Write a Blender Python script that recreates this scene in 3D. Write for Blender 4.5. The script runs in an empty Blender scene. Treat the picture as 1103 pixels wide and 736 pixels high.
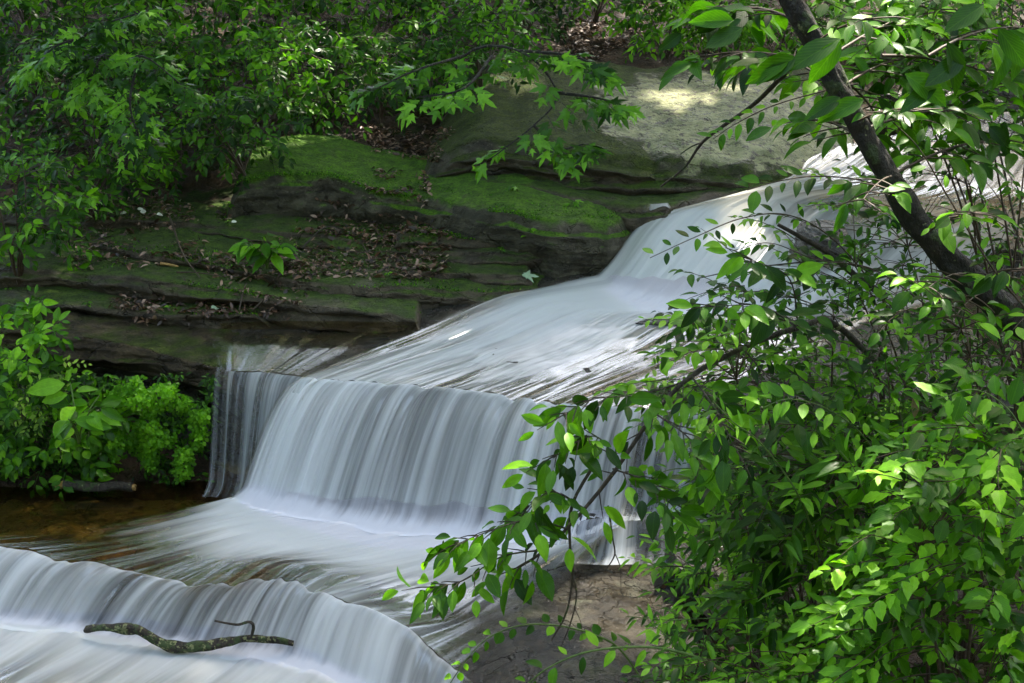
import bpy, math, random
import numpy as np
from mathutils import Vector

random.seed(7)
rng = np.random.default_rng(11)
C = bpy.context.scene.collection
S = bpy.context.scene

# ------------------------------------------------------------------ camera
CZ, PITCH, FPX = 3.65, math.radians(15.0), 1379.0
CP, SP = math.cos(PITCH), math.sin(PITCH)
cam = bpy.data.objects.new('camera', bpy.data.cameras.new('camera'))
C.objects.link(cam); S.camera = cam
cam.location = (0, 0, CZ); cam.rotation_euler = (math.radians(90) - PITCH, 0, 0)
cam.data.lens = 45.0; cam.data.sensor_width = 36.0
cam.data.clip_start = 0.05; cam.data.clip_end = 300

def ray(px, py):
    a = (px - 551.5) / FPX; b = (368.0 - py) / FPX
    return a, CP + b * SP, -SP + b * CP
def W(px, py, z):                      # point of the place seen at this pixel, lying at height z
    a, f, u = ray(px, py); t = (z - CZ) / u
    return np.array((a * t, f * t, z))
def D(px, py, y):                      # point of the place seen at this pixel, at distance y
    a, f, u = ray(px, py); t = y / f
    return np.array((a * t, y, CZ + u * t))

# ------------------------------------------------------------------ noise
def _hash(ix, iy, iz, seed):
    h = (ix.astype(np.int64) * 374761393 + iy.astype(np.int64) * 668265263 + iz.astype(np.int64) * 2147483647 + seed * 1274126177) & 0xffffffff
    h = ((h ^ (h >> 13)) * 1274126177) & 0xffffffff
    h = (h ^ (h >> 16)) & 0xffffffff
    return h / 4294967295.0
def vnoise(x, y, z, seed=0):
    x, y, z = np.broadcast_arrays(np.asarray(x, float), np.asarray(y, float), np.asarray(z, float))
    ix, iy, iz = np.floor(x), np.floor(y), np.floor(z)
    fx, fy, fz = x - ix, y - iy, z - iz
    fx = fx * fx * (3 - 2 * fx); fy = fy * fy * (3 - 2 * fy); fz = fz * fz * (3 - 2 * fz)
    r = 0
    for dx in (0, 1):
        for dy in (0, 1):
            for dz in (0, 1):
                w = (fx if dx else 1 - fx) * (fy if dy else 1 - fy) * (fz if dz else 1 - fz)
                r = r + w * _hash(ix + dx, iy + dy, iz + dz, seed)
    return r * 2 - 1
def fbm(x, y, z, oct=4, seed=0, gain=0.5):
    r, a, f = 0, 1.0, 1.0
    for o in range(oct):
        r = r + a * vnoise(x * f + 3.1 * o, y * f + 1.7 * o, z * f, seed + o); a *= gain; f *= 2.03
    return r
def sstep(a, b, x):
    t = np.clip((x - a) / (b - a), 0, 1); return t * t * (3 - 2 * t)

# ------------------------------------------------------------------ mesh helpers
class MB:
    def __init__(s): s.v = []; s.f = []; s.n = 0; s.uv = []; s.at = []
    def add(s, verts, faces, uv=None, at=None):
        verts = np.asarray(verts, float).reshape(-1, 3)
        s.v.append(verts); s.f.append((np.asarray(faces, dtype=np.int64) + s.n)); s.n += len(verts)
        s.uv.append(np.zeros((len(verts), 2)) if uv is None else np.asarray(uv, float))
        s.at.append(np.zeros(len(verts)) if at is None else np.broadcast_to(np.asarray(at, float), (len(verts),)))
    def build(s, name, mat, parent=None, smooth=True, origin=None):
        me = bpy.data.meshes.new(name)
        if s.v:
            v = np.concatenate(s.v)
            if origin is not None: v = v - np.asarray(origin, float)
            loops = np.concatenate([f.ravel() for f in s.f]); sizes = np.concatenate([np.full(len(f), f.shape[1]) for f in s.f])
            me.vertices.add(len(v)); me.vertices.foreach_set('co', v.astype(np.float32).ravel())
            me.loops.add(len(loops)); me.loops.foreach_set('vertex_index', loops.astype(np.int32))
            me.polygons.add(len(sizes))
            st = np.concatenate(([0], np.cumsum(sizes)[:-1])).astype(np.int32)
            me.polygons.foreach_set('loop_start', st)
            me.polygons.foreach_set('use_smooth', np.full(len(sizes), smooth, bool))
            ul = me.uv_layers.new(name='UVMap'); ul.data.foreach_set('uv', np.concatenate(s.uv)[loops].astype(np.float32).ravel())
            at = me.attributes.new('rnd', 'FLOAT', 'POINT'); at.data.foreach_set('value', np.concatenate(s.at).astype(np.float32))
            me.update(calc_edges=True); me.validate()
        o = bpy.data.objects.new(name, me); C.objects.link(o)
        if mat: me.materials.append(mat)
        if origin is not None and parent is None: o.location = tuple(origin)
        if parent is not None: o.parent = parent
        return o
def tag(o, label=None, cat=None, group=None, kind=None):
    if label: o['label'] = label
    if cat: o['category'] = cat
    if group: o['group'] = group
    if kind: o['kind'] = kind
    return o
def empty(name, loc, label, cat, group=None):
    o = bpy.data.objects.new(name, None); C.objects.link(o); o.location = tuple(loc); o.empty_display_size = .1
    return tag(o, label, cat, group)
def grid_faces(nr, nc):
    r, c = np.meshgrid(np.arange(nr - 1), np.arange(nc - 1), indexing='ij')
    a = (r * nc + c).ravel(); return np.stack([a, a + 1, a + nc + 1, a + nc], 1)
def unit(v):
    v = np.asarray(v, float); return v / (np.linalg.norm(v, axis=-1, keepdims=True) + 1e-12)
def tube(mb, pts, rad, sides=5, rough=0.0, seed=0):
    pts = np.asarray(pts, float); n = len(pts)
    rad = np.broadcast_to(np.asarray(rad, float), (n,)) if np.ndim(rad) else np.full(n, rad)
    t = unit(np.gradient(pts, axis=0))
    ref = np.array((0, 0, 1.)) if abs(t[:, 2]).mean() < .8 else np.array((1., 0, 0))
    b = unit(np.cross(t, ref)); c = np.cross(b, t)
    a = np.linspace(0, 2 * np.pi, sides, endpoint=False)
    R = rad[:, None] * np.ones(sides)
    if rough: 
        cl = np.concatenate(([0], np.cumsum(np.linalg.norm(np.diff(pts, axis=0), axis=1))))
        R = R * (1 + rough * fbm(np.cos(a)[None] * 1.5 + 0 * R, np.sin(a)[None] * 1.5 + 0 * R, cl[:, None] * 6 + 0 * R, 4, seed))
    v = pts[:, None] + R[..., None] * (np.cos(a)[None, :, None] * b[:, None] + np.sin(a)[None, :, None] * c[:, None])
    i, j = np.meshgrid(np.arange(n - 1), np.arange(sides), indexing='ij'); k = (j + 1) % sides
    f = np.stack([(i * sides + j).ravel(), (i * sides + k).ravel(), ((i + 1) * sides + k).ravel(), ((i + 1) * sides + j).ravel()], 1)
    mb.add(v.reshape(-1, 3), f)
    for e in (0, n - 1):
        vv = np.concatenate([v[e], pts[e][None]]); q = np.arange(sides)
        mb.add(vv, np.stack([q, (q + 1) % sides, np.full(sides, sides)], 1))
def smooth_line(P, n):
    P = np.asarray(P, float); m = len(P)
    if m == 2: return P[0] + (P[1] - P[0]) * np.linspace(0, 1, n)[:, None]
    Q = np.concatenate([[2 * P[0] - P[1]], P, [2 * P[-1] - P[-2]]])
    s = np.linspace(0, m - 1 - 1e-6, n); i = s.astype(int); t = (s - i)[:, None]
    a, b, c, d = Q[i], Q[i + 1], Q[i + 2], Q[i + 3]
    return .5 * ((2 * b) + (-a + c) * t + (2 * a - 5 * b + 4 * c - d) * t ** 2 + (-a + 3 * b - 3 * c + d) * t ** 3)

# ------------------------------------------------------------------ materials
class G:
    def __init__(s, name):
        s.m = bpy.data.materials.new(name); s.m.use_nodes = True; s.t = s.m.node_tree; s.t.nodes.clear()
        s.out = s.t.nodes.new('ShaderNodeOutputMaterial')
    def n(s, typ, ins=None, **kw):
        q = s.t.nodes.new('ShaderNode' + typ)
        for k, v in kw.items(): setattr(q, k, v)
        for k, v in (ins or {}).items(): s.set(q.inputs[k], v)
        return q
    def set(s, inp, v):
        if isinstance(v, bpy.types.NodeSocket): s.t.links.new(v, inp)
        elif isinstance(v, tuple) and len(v) == 3 and inp.type == 'RGBA': inp.default_value = (*v, 1)
        else: inp.default_value = v
    def math(s, op, a, b=0.0, c=0.0, clamp=False):
        q = s.n('Math', {0: a, 1: b, 2: c}, operation=op, use_clamp=clamp); return q.outputs[0]
    def noise(s, vec, scale, detail=4, rough=.55, dist=0.0, out=0):
        return s.n('TexNoise', {'Vector': vec, 'Scale': scale, 'Detail': detail, 'Roughness': rough, 'Distortion': dist}).outputs[out]
    def range(s, v, a, b, c=0., d=1., smooth=True):
        return s.n('MapRange', {'Value': v, 'From Min': a, 'From Max': b, 'To Min': c, 'To Max': d}, interpolation_type='SMOOTHSTEP' if smooth else 'LINEAR').outputs[0]
    def mix(s, f, a, b):
        q = s.n('Mix', data_type='RGBA'); s.set(q.inputs[0], f); s.set(q.inputs[6], a); s.set(q.inputs[7], b); return q.outputs[2]
    def pos(s): return s.n('NewGeometry').outputs['Position']
    def mapv(s, v, scale): return s.n('Mapping', {'Vector': v, 'Scale': scale}).outputs[0]
    def bump(s, h, strength, dist, normal=None):
        i = {'Height': h, 'Strength': strength, 'Distance': dist}
        if normal is not None: i['Normal'] = normal
        return s.n('Bump', i).outputs[0]
    def done(s, sh): s.t.links.new(sh, s.out.inputs[0]); return s.m

def rock_mat(name, c1, c2, moss=(.35, .75), mossc=((.022, .05, .008), (.06, .11, .012)), rough=(.3, .65), lichen=False, wetamt=.5, soil=0.0, sand=False):
    g = G(name); p = g.pos(); geo = g.n('NewGeometry')
    nz = g.n('SeparateXYZ', {0: geo.outputs['True Normal']}).outputs[2]
    nz = g.n('SeparateXYZ', {0: geo.outputs['Normal']}).outputs[2]
    big = g.noise(p, 1.3, 5, .6); mid = g.noise(p, 6, 6, .62); fine = g.noise(p, 38, 5, .65)
    strat = g.noise(g.mapv(p, (1.6, 1.6, 7)), 1.7, 6, .65, 1.0)
    base = g.mix(g.range(mid, .35, .65), c1, c2)
    base = g.mix(g.range(strat, .5, .62, 0, .45), base, tuple(x * .45 for x in c1))
    base = g.mix(g.range(fine, .55, .68, 0, .6), base, tuple(min(1, x * 1.7) for x in c2))
    base = g.mix(g.range(g.noise(g.mapv(p, (1, 1, 2.5)), 2.3, 6, .7), .5, .62, 0, .55), base, tuple(x * .35 for x in c1))
    if soil: base = g.mix(g.math('MULTIPLY', g.range(big, .45, .6, 0, soil), g.range(nz, .5, .8)), base, (.055, .032, .016))
    r = g.range(g.noise(p, 4, 4, .6), .35, .65, rough[0], rough[1])
    if sand:      # amber sand lying on the bed of the pool, and mottled stains
        sp_ = g.n('SeparateXYZ', {0: p}); sx = g.math('ADD', sp_.outputs[0], g.math('MULTIPLY', big, 1.6))
        base = g.mix(g.math('MULTIPLY', g.range(sx, -.1, -1.5), g.range(sp_.outputs[2], .10, .02)), base, g.mix(mid, (.10, .072, .022), (.17, .125, .05)))
        base = g.mix(g.range(g.noise(p, 3.2, 6, .7, .8), .50, .62, 0, .6), base, (.022, .018, .012))
    if lichen:
        # pale lichen crust over the drier middle of the slab (a real patch of the rock)
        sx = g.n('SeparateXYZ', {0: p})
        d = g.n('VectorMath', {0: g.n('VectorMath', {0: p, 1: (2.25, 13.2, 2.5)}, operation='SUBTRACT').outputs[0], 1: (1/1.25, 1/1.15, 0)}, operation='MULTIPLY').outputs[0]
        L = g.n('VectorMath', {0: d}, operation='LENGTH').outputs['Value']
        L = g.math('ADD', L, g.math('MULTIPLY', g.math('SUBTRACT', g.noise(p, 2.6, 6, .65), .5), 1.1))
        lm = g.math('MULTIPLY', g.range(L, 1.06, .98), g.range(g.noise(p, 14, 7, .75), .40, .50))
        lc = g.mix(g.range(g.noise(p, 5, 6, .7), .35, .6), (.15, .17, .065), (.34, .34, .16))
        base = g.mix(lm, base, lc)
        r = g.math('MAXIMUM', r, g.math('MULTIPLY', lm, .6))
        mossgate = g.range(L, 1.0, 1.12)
    mm = g.math('ADD', g.math('MULTIPLY', g.math('SUBTRACT', big, .5), 1.5), g.math('MULTIPLY', g.math('SUBTRACT', mid, .5), 1.0))
    mm = g.math('ADD', mm, nz); 
    mask = g.range(mm, moss[0], moss[1])
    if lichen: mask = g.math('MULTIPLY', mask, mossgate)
    mc = g.mix(g.range(g.noise(p, 9, 6, .7), .3, .7), mossc[0], mossc[1])
    mc = g.mix(g.range(g.noise(p, 48, 4, .7), .45, .65, 0, .7), mc, tuple(x * .4 for x in mossc[0]))
    col = g.mix(mask, base, mc)
    rr = g.math('ADD', g.math('MULTIPLY', r, g.math('SUBTRACT', 1, mask)), g.math('MULTIPLY', mask, .9))
    ck = g.n('TexVoronoi', {'Vector': g.mapv(g.n('VectorMath', {0: p, 1: g.n('VectorMath', {0: g.noise(p, 2.5, 4, .6, out=1), 1: (.5, .5, .5)}, operation='MULTIPLY').outputs[0]}, operation='ADD').outputs[0], (1.1, 1.1, 4.5)), 'Scale': 1.6}, feature='DISTANCE_TO_EDGE').outputs[0]
    ckm = g.range(ck, .0, .035, 1, 0)
    h = g.math('SUBTRACT', g.math('MULTIPLY', g.noise(p, 22, 9, .72), .05), g.math('MULTIPLY', ckm, .04))
    h = g.math('ADD', h, g.math('MULTIPLY', g.noise(p, 9, 6, .6), .05), g.math('MULTIPLY', strat, .04))
    h = g.math('ADD', h, g.math('MULTIPLY', g.math('MULTIPLY', g.noise(p, 75, 4, .7), mask), .035))
    nb = g.bump(h, .9, 1.0)
    bs = g.n('BsdfPrincipled', {'Base Color': col, 'Roughness': rr, 'Normal': nb, 'Specular IOR Level': wetamt * .8})
    return g.done(bs.outputs[0])

def leaf_mat(name, c1, c2, c3, trans=.35, rough=.38, veins=True, spec=.22):
    g = G(name); uv = g.n('UVMap').outputs[0]; rn = g.n('Attribute', attribute_name='rnd').outputs['Fac']
    x = g.n('SeparateXYZ', {0: uv}); u, v = x.outputs[0], x.outputs[1]
    col = g.mix(g.range(rn, 0, .55, smooth=False), c1, c2); col = g.mix(g.range(rn, .55, 1.0, smooth=False), col, c3)
    blot = g.noise(g.pos(), 30, 3, .6)
    col = g.mix(g.range(blot, .35, .7, 0, .3), col, tuple(q * .6 for q in c1))
    au = g.math('ABSOLUTE', u)
    nrm = None
    if veins:
        rib = g.range(au, .0, .035, 1, 0)
        sv = g.math('FRACT', g.math('MULTIPLY', g.math('SUBTRACT', v, g.math('MULTIPLY', au, .9)), 9))
        svm = g.range(g.math('ABSOLUTE', g.math('SUBTRACT', sv, .5)), .0, .5, 1, 0)
        vein = g.math('MAXIMUM', rib, g.math('MULTIPLY', g.range(svm, .82, 1.0), .55))
        col = g.mix(g.math('MULTIPLY', vein, .2), col, tuple(min(1, q * 1.8 + .01) for q in c3))
        nrm = g.bump(g.math('SUBTRACT', g.math('MULTIPLY', svm, .35), rib), .18, .004)
    col = g.mix(g.range(g.noise(g.pos(), 42, 4, .7), .69, .73, 0, .8), col, (.11, .07, .02))
    hs = g.n('HueSaturation', {'Color': col, 'Value': g.range(rn, 0, 1, .42, 1.5, smooth=False)})
    col = hs.outputs[0]
    i = {'Base Color': col, 'Roughness': g.range(g.noise(g.pos(), 12, 2), .3, .7, rough - .1, rough + .15), 'Specular IOR Level': spec}
    if nrm is not None: i['Normal'] = nrm
    bs = g.n('BsdfPrincipled', i)
    tc = g.n('MixRGB', {0: 1.0, 1: col, 2: (1.25, 1.5, .55)}, blend_type='MULTIPLY').outputs[0]
    tr = g.n('BsdfTranslucent', {'Color': tc})
    ms = g.n('MixShader', {0: trans, 1: bs.outputs[0], 2: tr.outputs[0]})
    return g.done(ms.outputs[0])

def simple_mat(name, c1, c2, scale=20, rough=.7, bump=.01, stretch=(1, 1, 1), spec=.4):
    g = G(name); p = g.mapv(g.pos(), stretch)
    n1 = g.noise(p, scale, 6, .65); n2 = g.noise(p, scale * .2, 4, .6)
    col = g.mix(g.range(n1, .35, .65), c1, c2); col = g.mix(g.range(n2, .5, .7, 0, .5), col, tuple(x * .5 for x in c1))
    bs = g.n('BsdfPrincipled', {'Base Color': col, 'Roughness': rough, 'Normal': g.bump(n1, .8, bump), 'Specular IOR Level': spec})
    return g.done(bs.outputs[0])

def bark_mat(name, c1, c2, mossy=.5, th=(.56, .62, .63, .68)):
    g = G(name); p = g.pos(); geo = g.n('NewGeometry')
    n1 = g.noise(g.mapv(p, (1, 1, .35)), 45, 6, .65); n2 = g.noise(p, 12, 5, .6)
    col = g.mix(g.range(n1, .35, .65), c1, c2)
    col = g.mix(g.range(n2, th[0], th[1], 0, mossy), col, (.05, .08, .02))
    col = g.mix(g.range(g.noise(p, 26, 4, .6), th[2], th[3], 0, mossy), col, (.26, .27, .12))
    bs = g.n('BsdfPrincipled', {'Base Color': col, 'Roughness': .75, 'Normal': g.bump(g.math('ADD', n1, g.math('MULTIPLY', n2, 1.5)), 1.0, .03)})
    return g.done(bs.outputs[0])

def water_mat(name, us=34., vs=1.1, tint=(.80, .83, .87), film=(.62, .56, .42), contrast=1.0, wts=(.45, .4, .15), gloss=1.0, patch=.5):
    g = G(name); uv = g.n('UVMap').outputs[0]; foam = g.n('Attribute', attribute_name='rnd').outputs['Fac']
    s1 = g.noise(g.mapv(uv, (us, vs, 1)), 1.0, 3, .6, .15)
    s2 = g.noise(g.mapv(uv, (us * .28, vs * .6, 1)), 1.0, 3, .55, .3)
    s3 = g.noise(g.mapv(uv, (us * 3.1, vs * 1.6, 1)), 1.0, 2, .5)
    st = g.math('ADD', g.math('ADD', g.math('MULTIPLY', s1, wts[0]), g.math('MULTIPLY', s2, wts[1])), g.math('MULTIPLY', s3, wts[2]))
    lo = g.noise(g.mapv(uv, (4.2, 1.5 if vs > .6 else .25, 1)), 1.0, 3, .6, .5)
    st = g.math('ADD', st, g.math('MULTIPLY', g.math('SUBTRACT', lo, .5), patch))
    d = g.math('ADD', g.math('MULTIPLY', g.math('SUBTRACT', st, .5), 4.2 * contrast), g.math('MULTIPLY', g.math('SUBTRACT', foam, .5), 3.2))
    a = g.range(d, -1.5, 1.6)
    a = g.math('MULTIPLY', a, g.range(foam, .02, .30))
    nb = g.bump(g.math('ADD', g.math('MULTIPLY', s1, .5), s2), .35, .03)
    white = g.n('BsdfDiffuse', {'Color': tint, 'Roughness': .5, 'Normal': nb})
    tl = g.n('BsdfTranslucent', {'Color': tint})
    gl = g.n('BsdfGlossy', {'Color': (.9, .92, .95), 'Roughness': .35, 'Normal': nb})
    w = g.n('MixShader', {0: .45, 1: white.outputs[0], 2: tl.outputs[0]})
    w = g.n('MixShader', {0: .0, 1: w.outputs[0], 2: gl.outputs[0]})
    tr = g.n('BsdfTransparent', {'Color': film})
    gs = g.n('BsdfGlossy', {'Color': (.85, .87, .9), 'Roughness': .22, 'Normal': nb})
    fr = g.n('Fresnel', {'IOR': 1.33, 'Normal': nb}).outputs[0]
    fl = g.n('MixShader', {0: g.math('MULTIPLY', fr, 1.3 * gloss, clamp=True), 1: tr.outputs[0], 2: gs.outputs[0]})
    o = g.n('MixShader', {0: a, 1: fl.outputs[0], 2: w.outputs[0]})
    # nothing at all where the film thins out to its edge
    o2 = g.n('MixShader', {0: g.range(foam, 0.0, .16), 1: g.n('BsdfTransparent', {'Color': (1, 1, 1)}).outputs[0], 2: o.outputs[0]})
    return g.done(o2.outputs[0])

M = {}
M['slab'] = rock_mat('mossy_slab_rock', (.05, .038, .022), (.11, .085, .052), (.50, .98), ((.026, .052, .002), (.085, .155, .005)), (.3, .6), soil=.6)
M['moss_slab'] = rock_mat('green_moss_rock', (.04, .034, .018), (.10, .09, .055), (.45, .78), ((.04, .10, .002), (.13, .28, .006)), (.35, .7))
M['ledge'] = rock_mat('brown_ledge_rock', (.030, .022, .012), (.075, .052, .026), (.70, 1.05), ((.022, .036, .003), (.06, .09, .006)), (.35, .65), soil=.7, wetamt=.3)
M['bed'] = rock_mat('wet_bed_rock', (.018, .014, .008), (.050, .039, .022), (1.0, 1.35), ((.03, .04, .01), (.06, .06, .02)), (.14, .42), wetamt=.8, sand=True)
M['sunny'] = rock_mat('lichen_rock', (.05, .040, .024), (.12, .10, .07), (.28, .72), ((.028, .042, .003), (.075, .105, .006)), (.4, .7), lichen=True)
M['rapid'] = rock_mat('rapids_rock', (.05, .043, .035), (.17, .15, .13), (1.2, 1.5), ((.03, .05, .01), (.06, .1, .02)), (.12, .35), wetamt=.8)
M['soil'] = rock_mat('forest_soil', (.035, .022, .012), (.075, .045, .025), (.95, 1.2), ((.016, .03, .005), (.04, .07, .01)), (.6, .9), wetamt=.3)
GR = [(.014, .055, .012), (.026, .095, .018), (.055, .15, .025)]
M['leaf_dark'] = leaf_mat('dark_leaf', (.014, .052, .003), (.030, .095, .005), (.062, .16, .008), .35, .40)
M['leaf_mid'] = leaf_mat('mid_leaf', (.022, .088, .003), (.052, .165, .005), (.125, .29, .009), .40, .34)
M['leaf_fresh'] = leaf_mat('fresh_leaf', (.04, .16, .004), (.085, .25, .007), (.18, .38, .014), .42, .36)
M['leaf_maple'] = leaf_mat('maple_leaf', (.030, .105, .006), (.070, .20, .012), (.14, .31, .02), .40, .36, veins=False)
M['leaf_yellow'] = leaf_mat('yellow_green_leaf', (.08, .17, .02), (.16, .28, .03), (.30, .42, .06), .38, .4, veins=False)
M['dead'] = leaf_mat('dead_leaf', (.045, .02, .010), (.13, .06, .03), (.30, .20, .15), .1, .42, veins=True, spec=.6)
M['palefallen'] = leaf_mat('pale_fallen_leaf', (.22, .33, .20), (.30, .42, .27), (.36, .48, .32), .1, .5, veins=False)
M['petal'] = simple_mat('petal', (.6, .62, .5), (.7, .7, .6), 60, .5, .002)
M['stem'] = simple_mat('brown_stem', (.035, .022, .014), (.09, .06, .035), 60, .6, .004)
M['stem_green'] = simple_mat('green_stem', (.05, .10, .015), (.10, .17, .03), 50, .45, .002)
M['bark'] = bark_mat('tree_bark', (.006, .005, .003), (.024, .017, .009), .6)
M['wood'] = bark_mat('wet_wood', (.02, .015, .010), (.06, .045, .03), .9)
M['lichen_wood'] = bark_mat('lichen_spotted_wood', (.012, .009, .006), (.05, .036, .022), .95, (.50, .56, .56, .60))
M['cutwood'] = simple_mat('yellow_wood', (.30, .17, .05), (.48, .30, .10), 40, .6, .004)
M['flow'] = water_mat('silky_water', 12., .6, tint=(.95, .95, .95), film=(.88, .78, .58), contrast=.62, wts=(.15, .80, .05), gloss=.3, patch=1.0)
M['fall'] = water_mat('falling_water', 26., .45, tint=(.95, .96, .98), film=(.8, .78, .72), contrast=.88, wts=(.32, .60, .08), gloss=.12, patch=.8)
M['drip'] = water_mat('dripping_water', 32., .35, tint=(.80, .84, .88), film=(.95, .93, .88), contrast=1.1, wts=(.45, .45, .1), gloss=.0, patch=.8)

# ------------------------------------------------------------------ rock ledges
SL = []           # height functions
class Slab:
    def __init__(s, front, back, slope, zbot, curve=0.0, under=0.045, taper=(.35, .35), rim=.022, bump=0.015, seed=0, bed=.075, humps=()):
        P = np.array([W(*q) for q in front]); P = P[np.argsort(P[:, 0])]
        s.x, s.y, s.z = P.T; s.back, s.slope, s.zbot = back, slope, zbot
        s.curve, s.under, s.taper, s.rim, s.bump, s.seed, s.bed, s.humps = curve, under, taper, rim, bump, seed, bed, humps
        SL.append(s)
    def yf(s, x): return np.interp(x, s.x, s.y) + .03 * fbm(x * 3.1, 0 * x + s.seed, 0 * x, 3, s.seed)
    def top(s, x, d):
        z = np.interp(x, s.x, s.z) + s.slope * d + s.curve * d * d
        for hx, hd, sx, sd, hh in s.humps: z = z + hh * np.exp(-((x - hx) / sx) ** 2 - ((d - hd) / sd) ** 2)
        z = z + s.bump * fbm(x * 1.6, d * 1.6, 0 * x + s.seed * .7, 4, s.seed)
        e = np.minimum((x - s.x[0]) / s.taper[0], (s.x[-1] - x) / s.taper[1])
        return z - (z - s.zbot) * (1 - sstep(0, 1, e)) * 1.02
    def H(s, x, y):
        d = y - s.yf(x)
        z = s.top(x, np.maximum(d, 0))
        return np.where((d < 0.0) | (d > s.back) | (x < s.x[0]) | (x > s.x[-1]), -9, z)
    def mesh(s, name, mat, label, dx=.022, kind=None, cat='rock'):
        nx = int((s.x[-1] - s.x[0]) / dx); X = np.linspace(s.x[0], s.x[-1], nx)
        dt = [0.0]; st = .018
        while dt[-1] < s.back: dt.append(dt[-1] + st); st = min(st * 1.06, .06)
        dt = np.array(dt[::-1])
        hmax = (s.z.max() + .1 - s.zbot); nh = int(max(8, min(70, hmax / .014)))
        YF = s.yf(X)
        Xa, Da = np.meshgrid(X, dt, indexing='ij')
        Ya = YF[:, None] + Da; Za = s.top(Xa, Da)
        r = s.rim
        Za = Za - np.where(Da < r, r * .8 * (1 - Da / r) ** 2, 0)
        fr = np.linspace(0, 1, nh + 1)[1:]
        Xb, Fb = np.meshgrid(X, fr, indexing='ij')
        z0 = Za[:, -1][:, None]; Hh = np.maximum(z0 - s.zbot, .01); h = Fb * Hh; Zb = z0 - h
        # bedding: recessed soft layers, proud hard layers
        warp = .08 * fbm(Xb * .7, 0 * Xb, 0 * Xb + s.seed, 2, 5)
        lay = 1.5 * fbm((Zb + warp) * 8, Xb * .55, 0 * Xb + s.seed * 3.3, 3, s.seed + 9)
        off = s.bed * (lay * .9) * sstep(0, .06, h) - r * .5 * sstep(0, .05, h) + s.under * sstep(.1, .32, h)
        off += .035 * fbm(Xb * 5, 0 * Xb, Zb * 7, 4, s.seed + 3) * sstep(0, .05, h)
        Yb = YF[:, None] + off
        V = np.concatenate([np.stack([Xa, Ya, Za], -1), np.stack([Xb, Yb, Zb], -1)], 1)
        V[..., 2] += .012 * fbm(V[..., 0] * 7, V[..., 1] * 7, V[..., 2] * 7, 3, s.seed + 20)
        org = (float(X.mean()), float(YF.mean()), float(s.zbot))
        mb = MB(); mb.add(V.reshape(-1, 3), grid_faces(V.shape[0], V.shape[1])[:, ::-1])
        o = mb.build(name, mat, origin=org)
        tag(o, label, cat if not kind else None, kind=kind); return o

bed = Slab([(-230, 575, -0.1), (-60, 585, -0.1), (0, 591, -0.1), (60, 600, -0.1), (120, 613, -0.1), (180, 627, -0.1), (240, 629, -0.1), (300, 622, -0.1), (335, 632, -0.1), (352, 646, -0.1), (390, 658, -0.1), (430, 676, -0.1), (470, 706, -0.1), (505, 745, -0.1), (600, 830, -0.02), (760, 860, 0.0), (900, 860, 0.1)],
           3.6, -.01, -.9, taper=(.4, .5), bump=.025, seed=1, humps=[(.25, 1.0, .7, .75, .10)], bed=.04)
main_l = Slab([(-330, 345, 1.16), (-60, 350, 1.10), (62, 360, 1.04), (150, 377, .96), (230, 394, .90), (262, 398, .89)], 3.5, .13, .55, under=.22, taper=(.4, .12), bump=.02, seed=2)
main_w = Slab([(-330, 355, 1.0), (62, 372, .9), (150, 389, .82), (236, 395, .88), (325, 407, .87), (450, 416, .88), (560, 429, .885), (600, 436, .885), (740, 441, .885), (800, 441, .885), (950, 432, .93), (1150, 420, 1.0)], 3.4, .14, -.3, under=.10, taper=(.3, .3), bump=.018, seed=3)
c1 = Slab([(-330, 285, 1.44), (-40, 289, 1.40), (73, 292, 1.375), (150, 299, 1.36), (160, 303, 1.34), (217, 311, 1.30), (270, 316, 1.27), (300, 324, 1.235), (328, 328, 1.22), (441, 342, 1.14), (458, 343, 1.135)], 2.0, .1, .9, taper=(.3, .1), bump=.02, seed=4)
c2 = Slab([(-330, 250, 1.52), (-40, 256, 1.50), (100, 262, 1.49), (168, 279, 1.455), (239, 287, 1.40), (310, 300, 1.34), (397, 309, 1.305), (430, 307, 1.30), (480, 312, 1.25), (540, 316, 1.205), (580, 312, 1.2), (660, 305, 1.2)], 2.0, .13, 1.0, taper=(.3, .3), bump=.018, seed=5)
m2 = Slab([(-330, 322, 1.24), (-40, 325, 1.20), (100, 331, 1.165), (180, 338, 1.13), (250, 339, 1.125), (310, 338, 1.12)], 1.2, .1, .9, taper=(.3, .3), bump=.015, seed=31)
c2b = Slab([(400, 291, 1.385), (430, 292, 1.37), (485, 293, 1.345), (545, 296, 1.33), (590, 298, 1.30)], 1.0, .13, 1.0, taper=(.3, .2), bump=.012, seed=32)
c3b = Slab([(400, 246, 1.63), (440, 252, 1.575), (485, 257, 1.545), (560, 262, 1.505), (640, 262, 1.49), (672, 258, 1.50)], 1.0, .13, 1.2, taper=(.3, .15), bump=.012, seed=33)
c3 = Slab([(-60, 228, 1.68), (100, 236, 1.64), (200, 240, 1.62), (300, 249, 1.58), (420, 262, 1.50), (485, 272, 1.455), (560, 274, 1.44), (650, 275, 1.42), (690, 272, 1.42)], 2.2, .14, 1.1, taper=(.3, .15), bump=.015, seed=6)
c4 = Slab([(215, 207, 1.90), (250, 196, 1.97), (300, 188, 2.04), (350, 188, 2.03), (400, 204, 1.91), (430, 209, 1.87), (459, 216, 1.83), (511, 226, 1.80), (554, 229, 1.80), (600, 240, 1.74), (654, 244, 1.69), (694, 233, 1.70)], 1.1, .30, 1.2, curve=-.07, taper=(.35, .1), bump=.02, rim=.09, seed=7, bed=.018)
c5 = Slab([(470, 188, 2.0), (520, 196, 1.98), (590, 205, 1.93), (680, 223, 1.82), (715, 222, 1.83), (775, 210, 1.90), (825, 201, 1.96), (880, 190, 2.0)], 1.8, .10, 1.3, taper=(.4, .3), bump=.012, seed=8, rim=.06, bed=.012)
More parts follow.
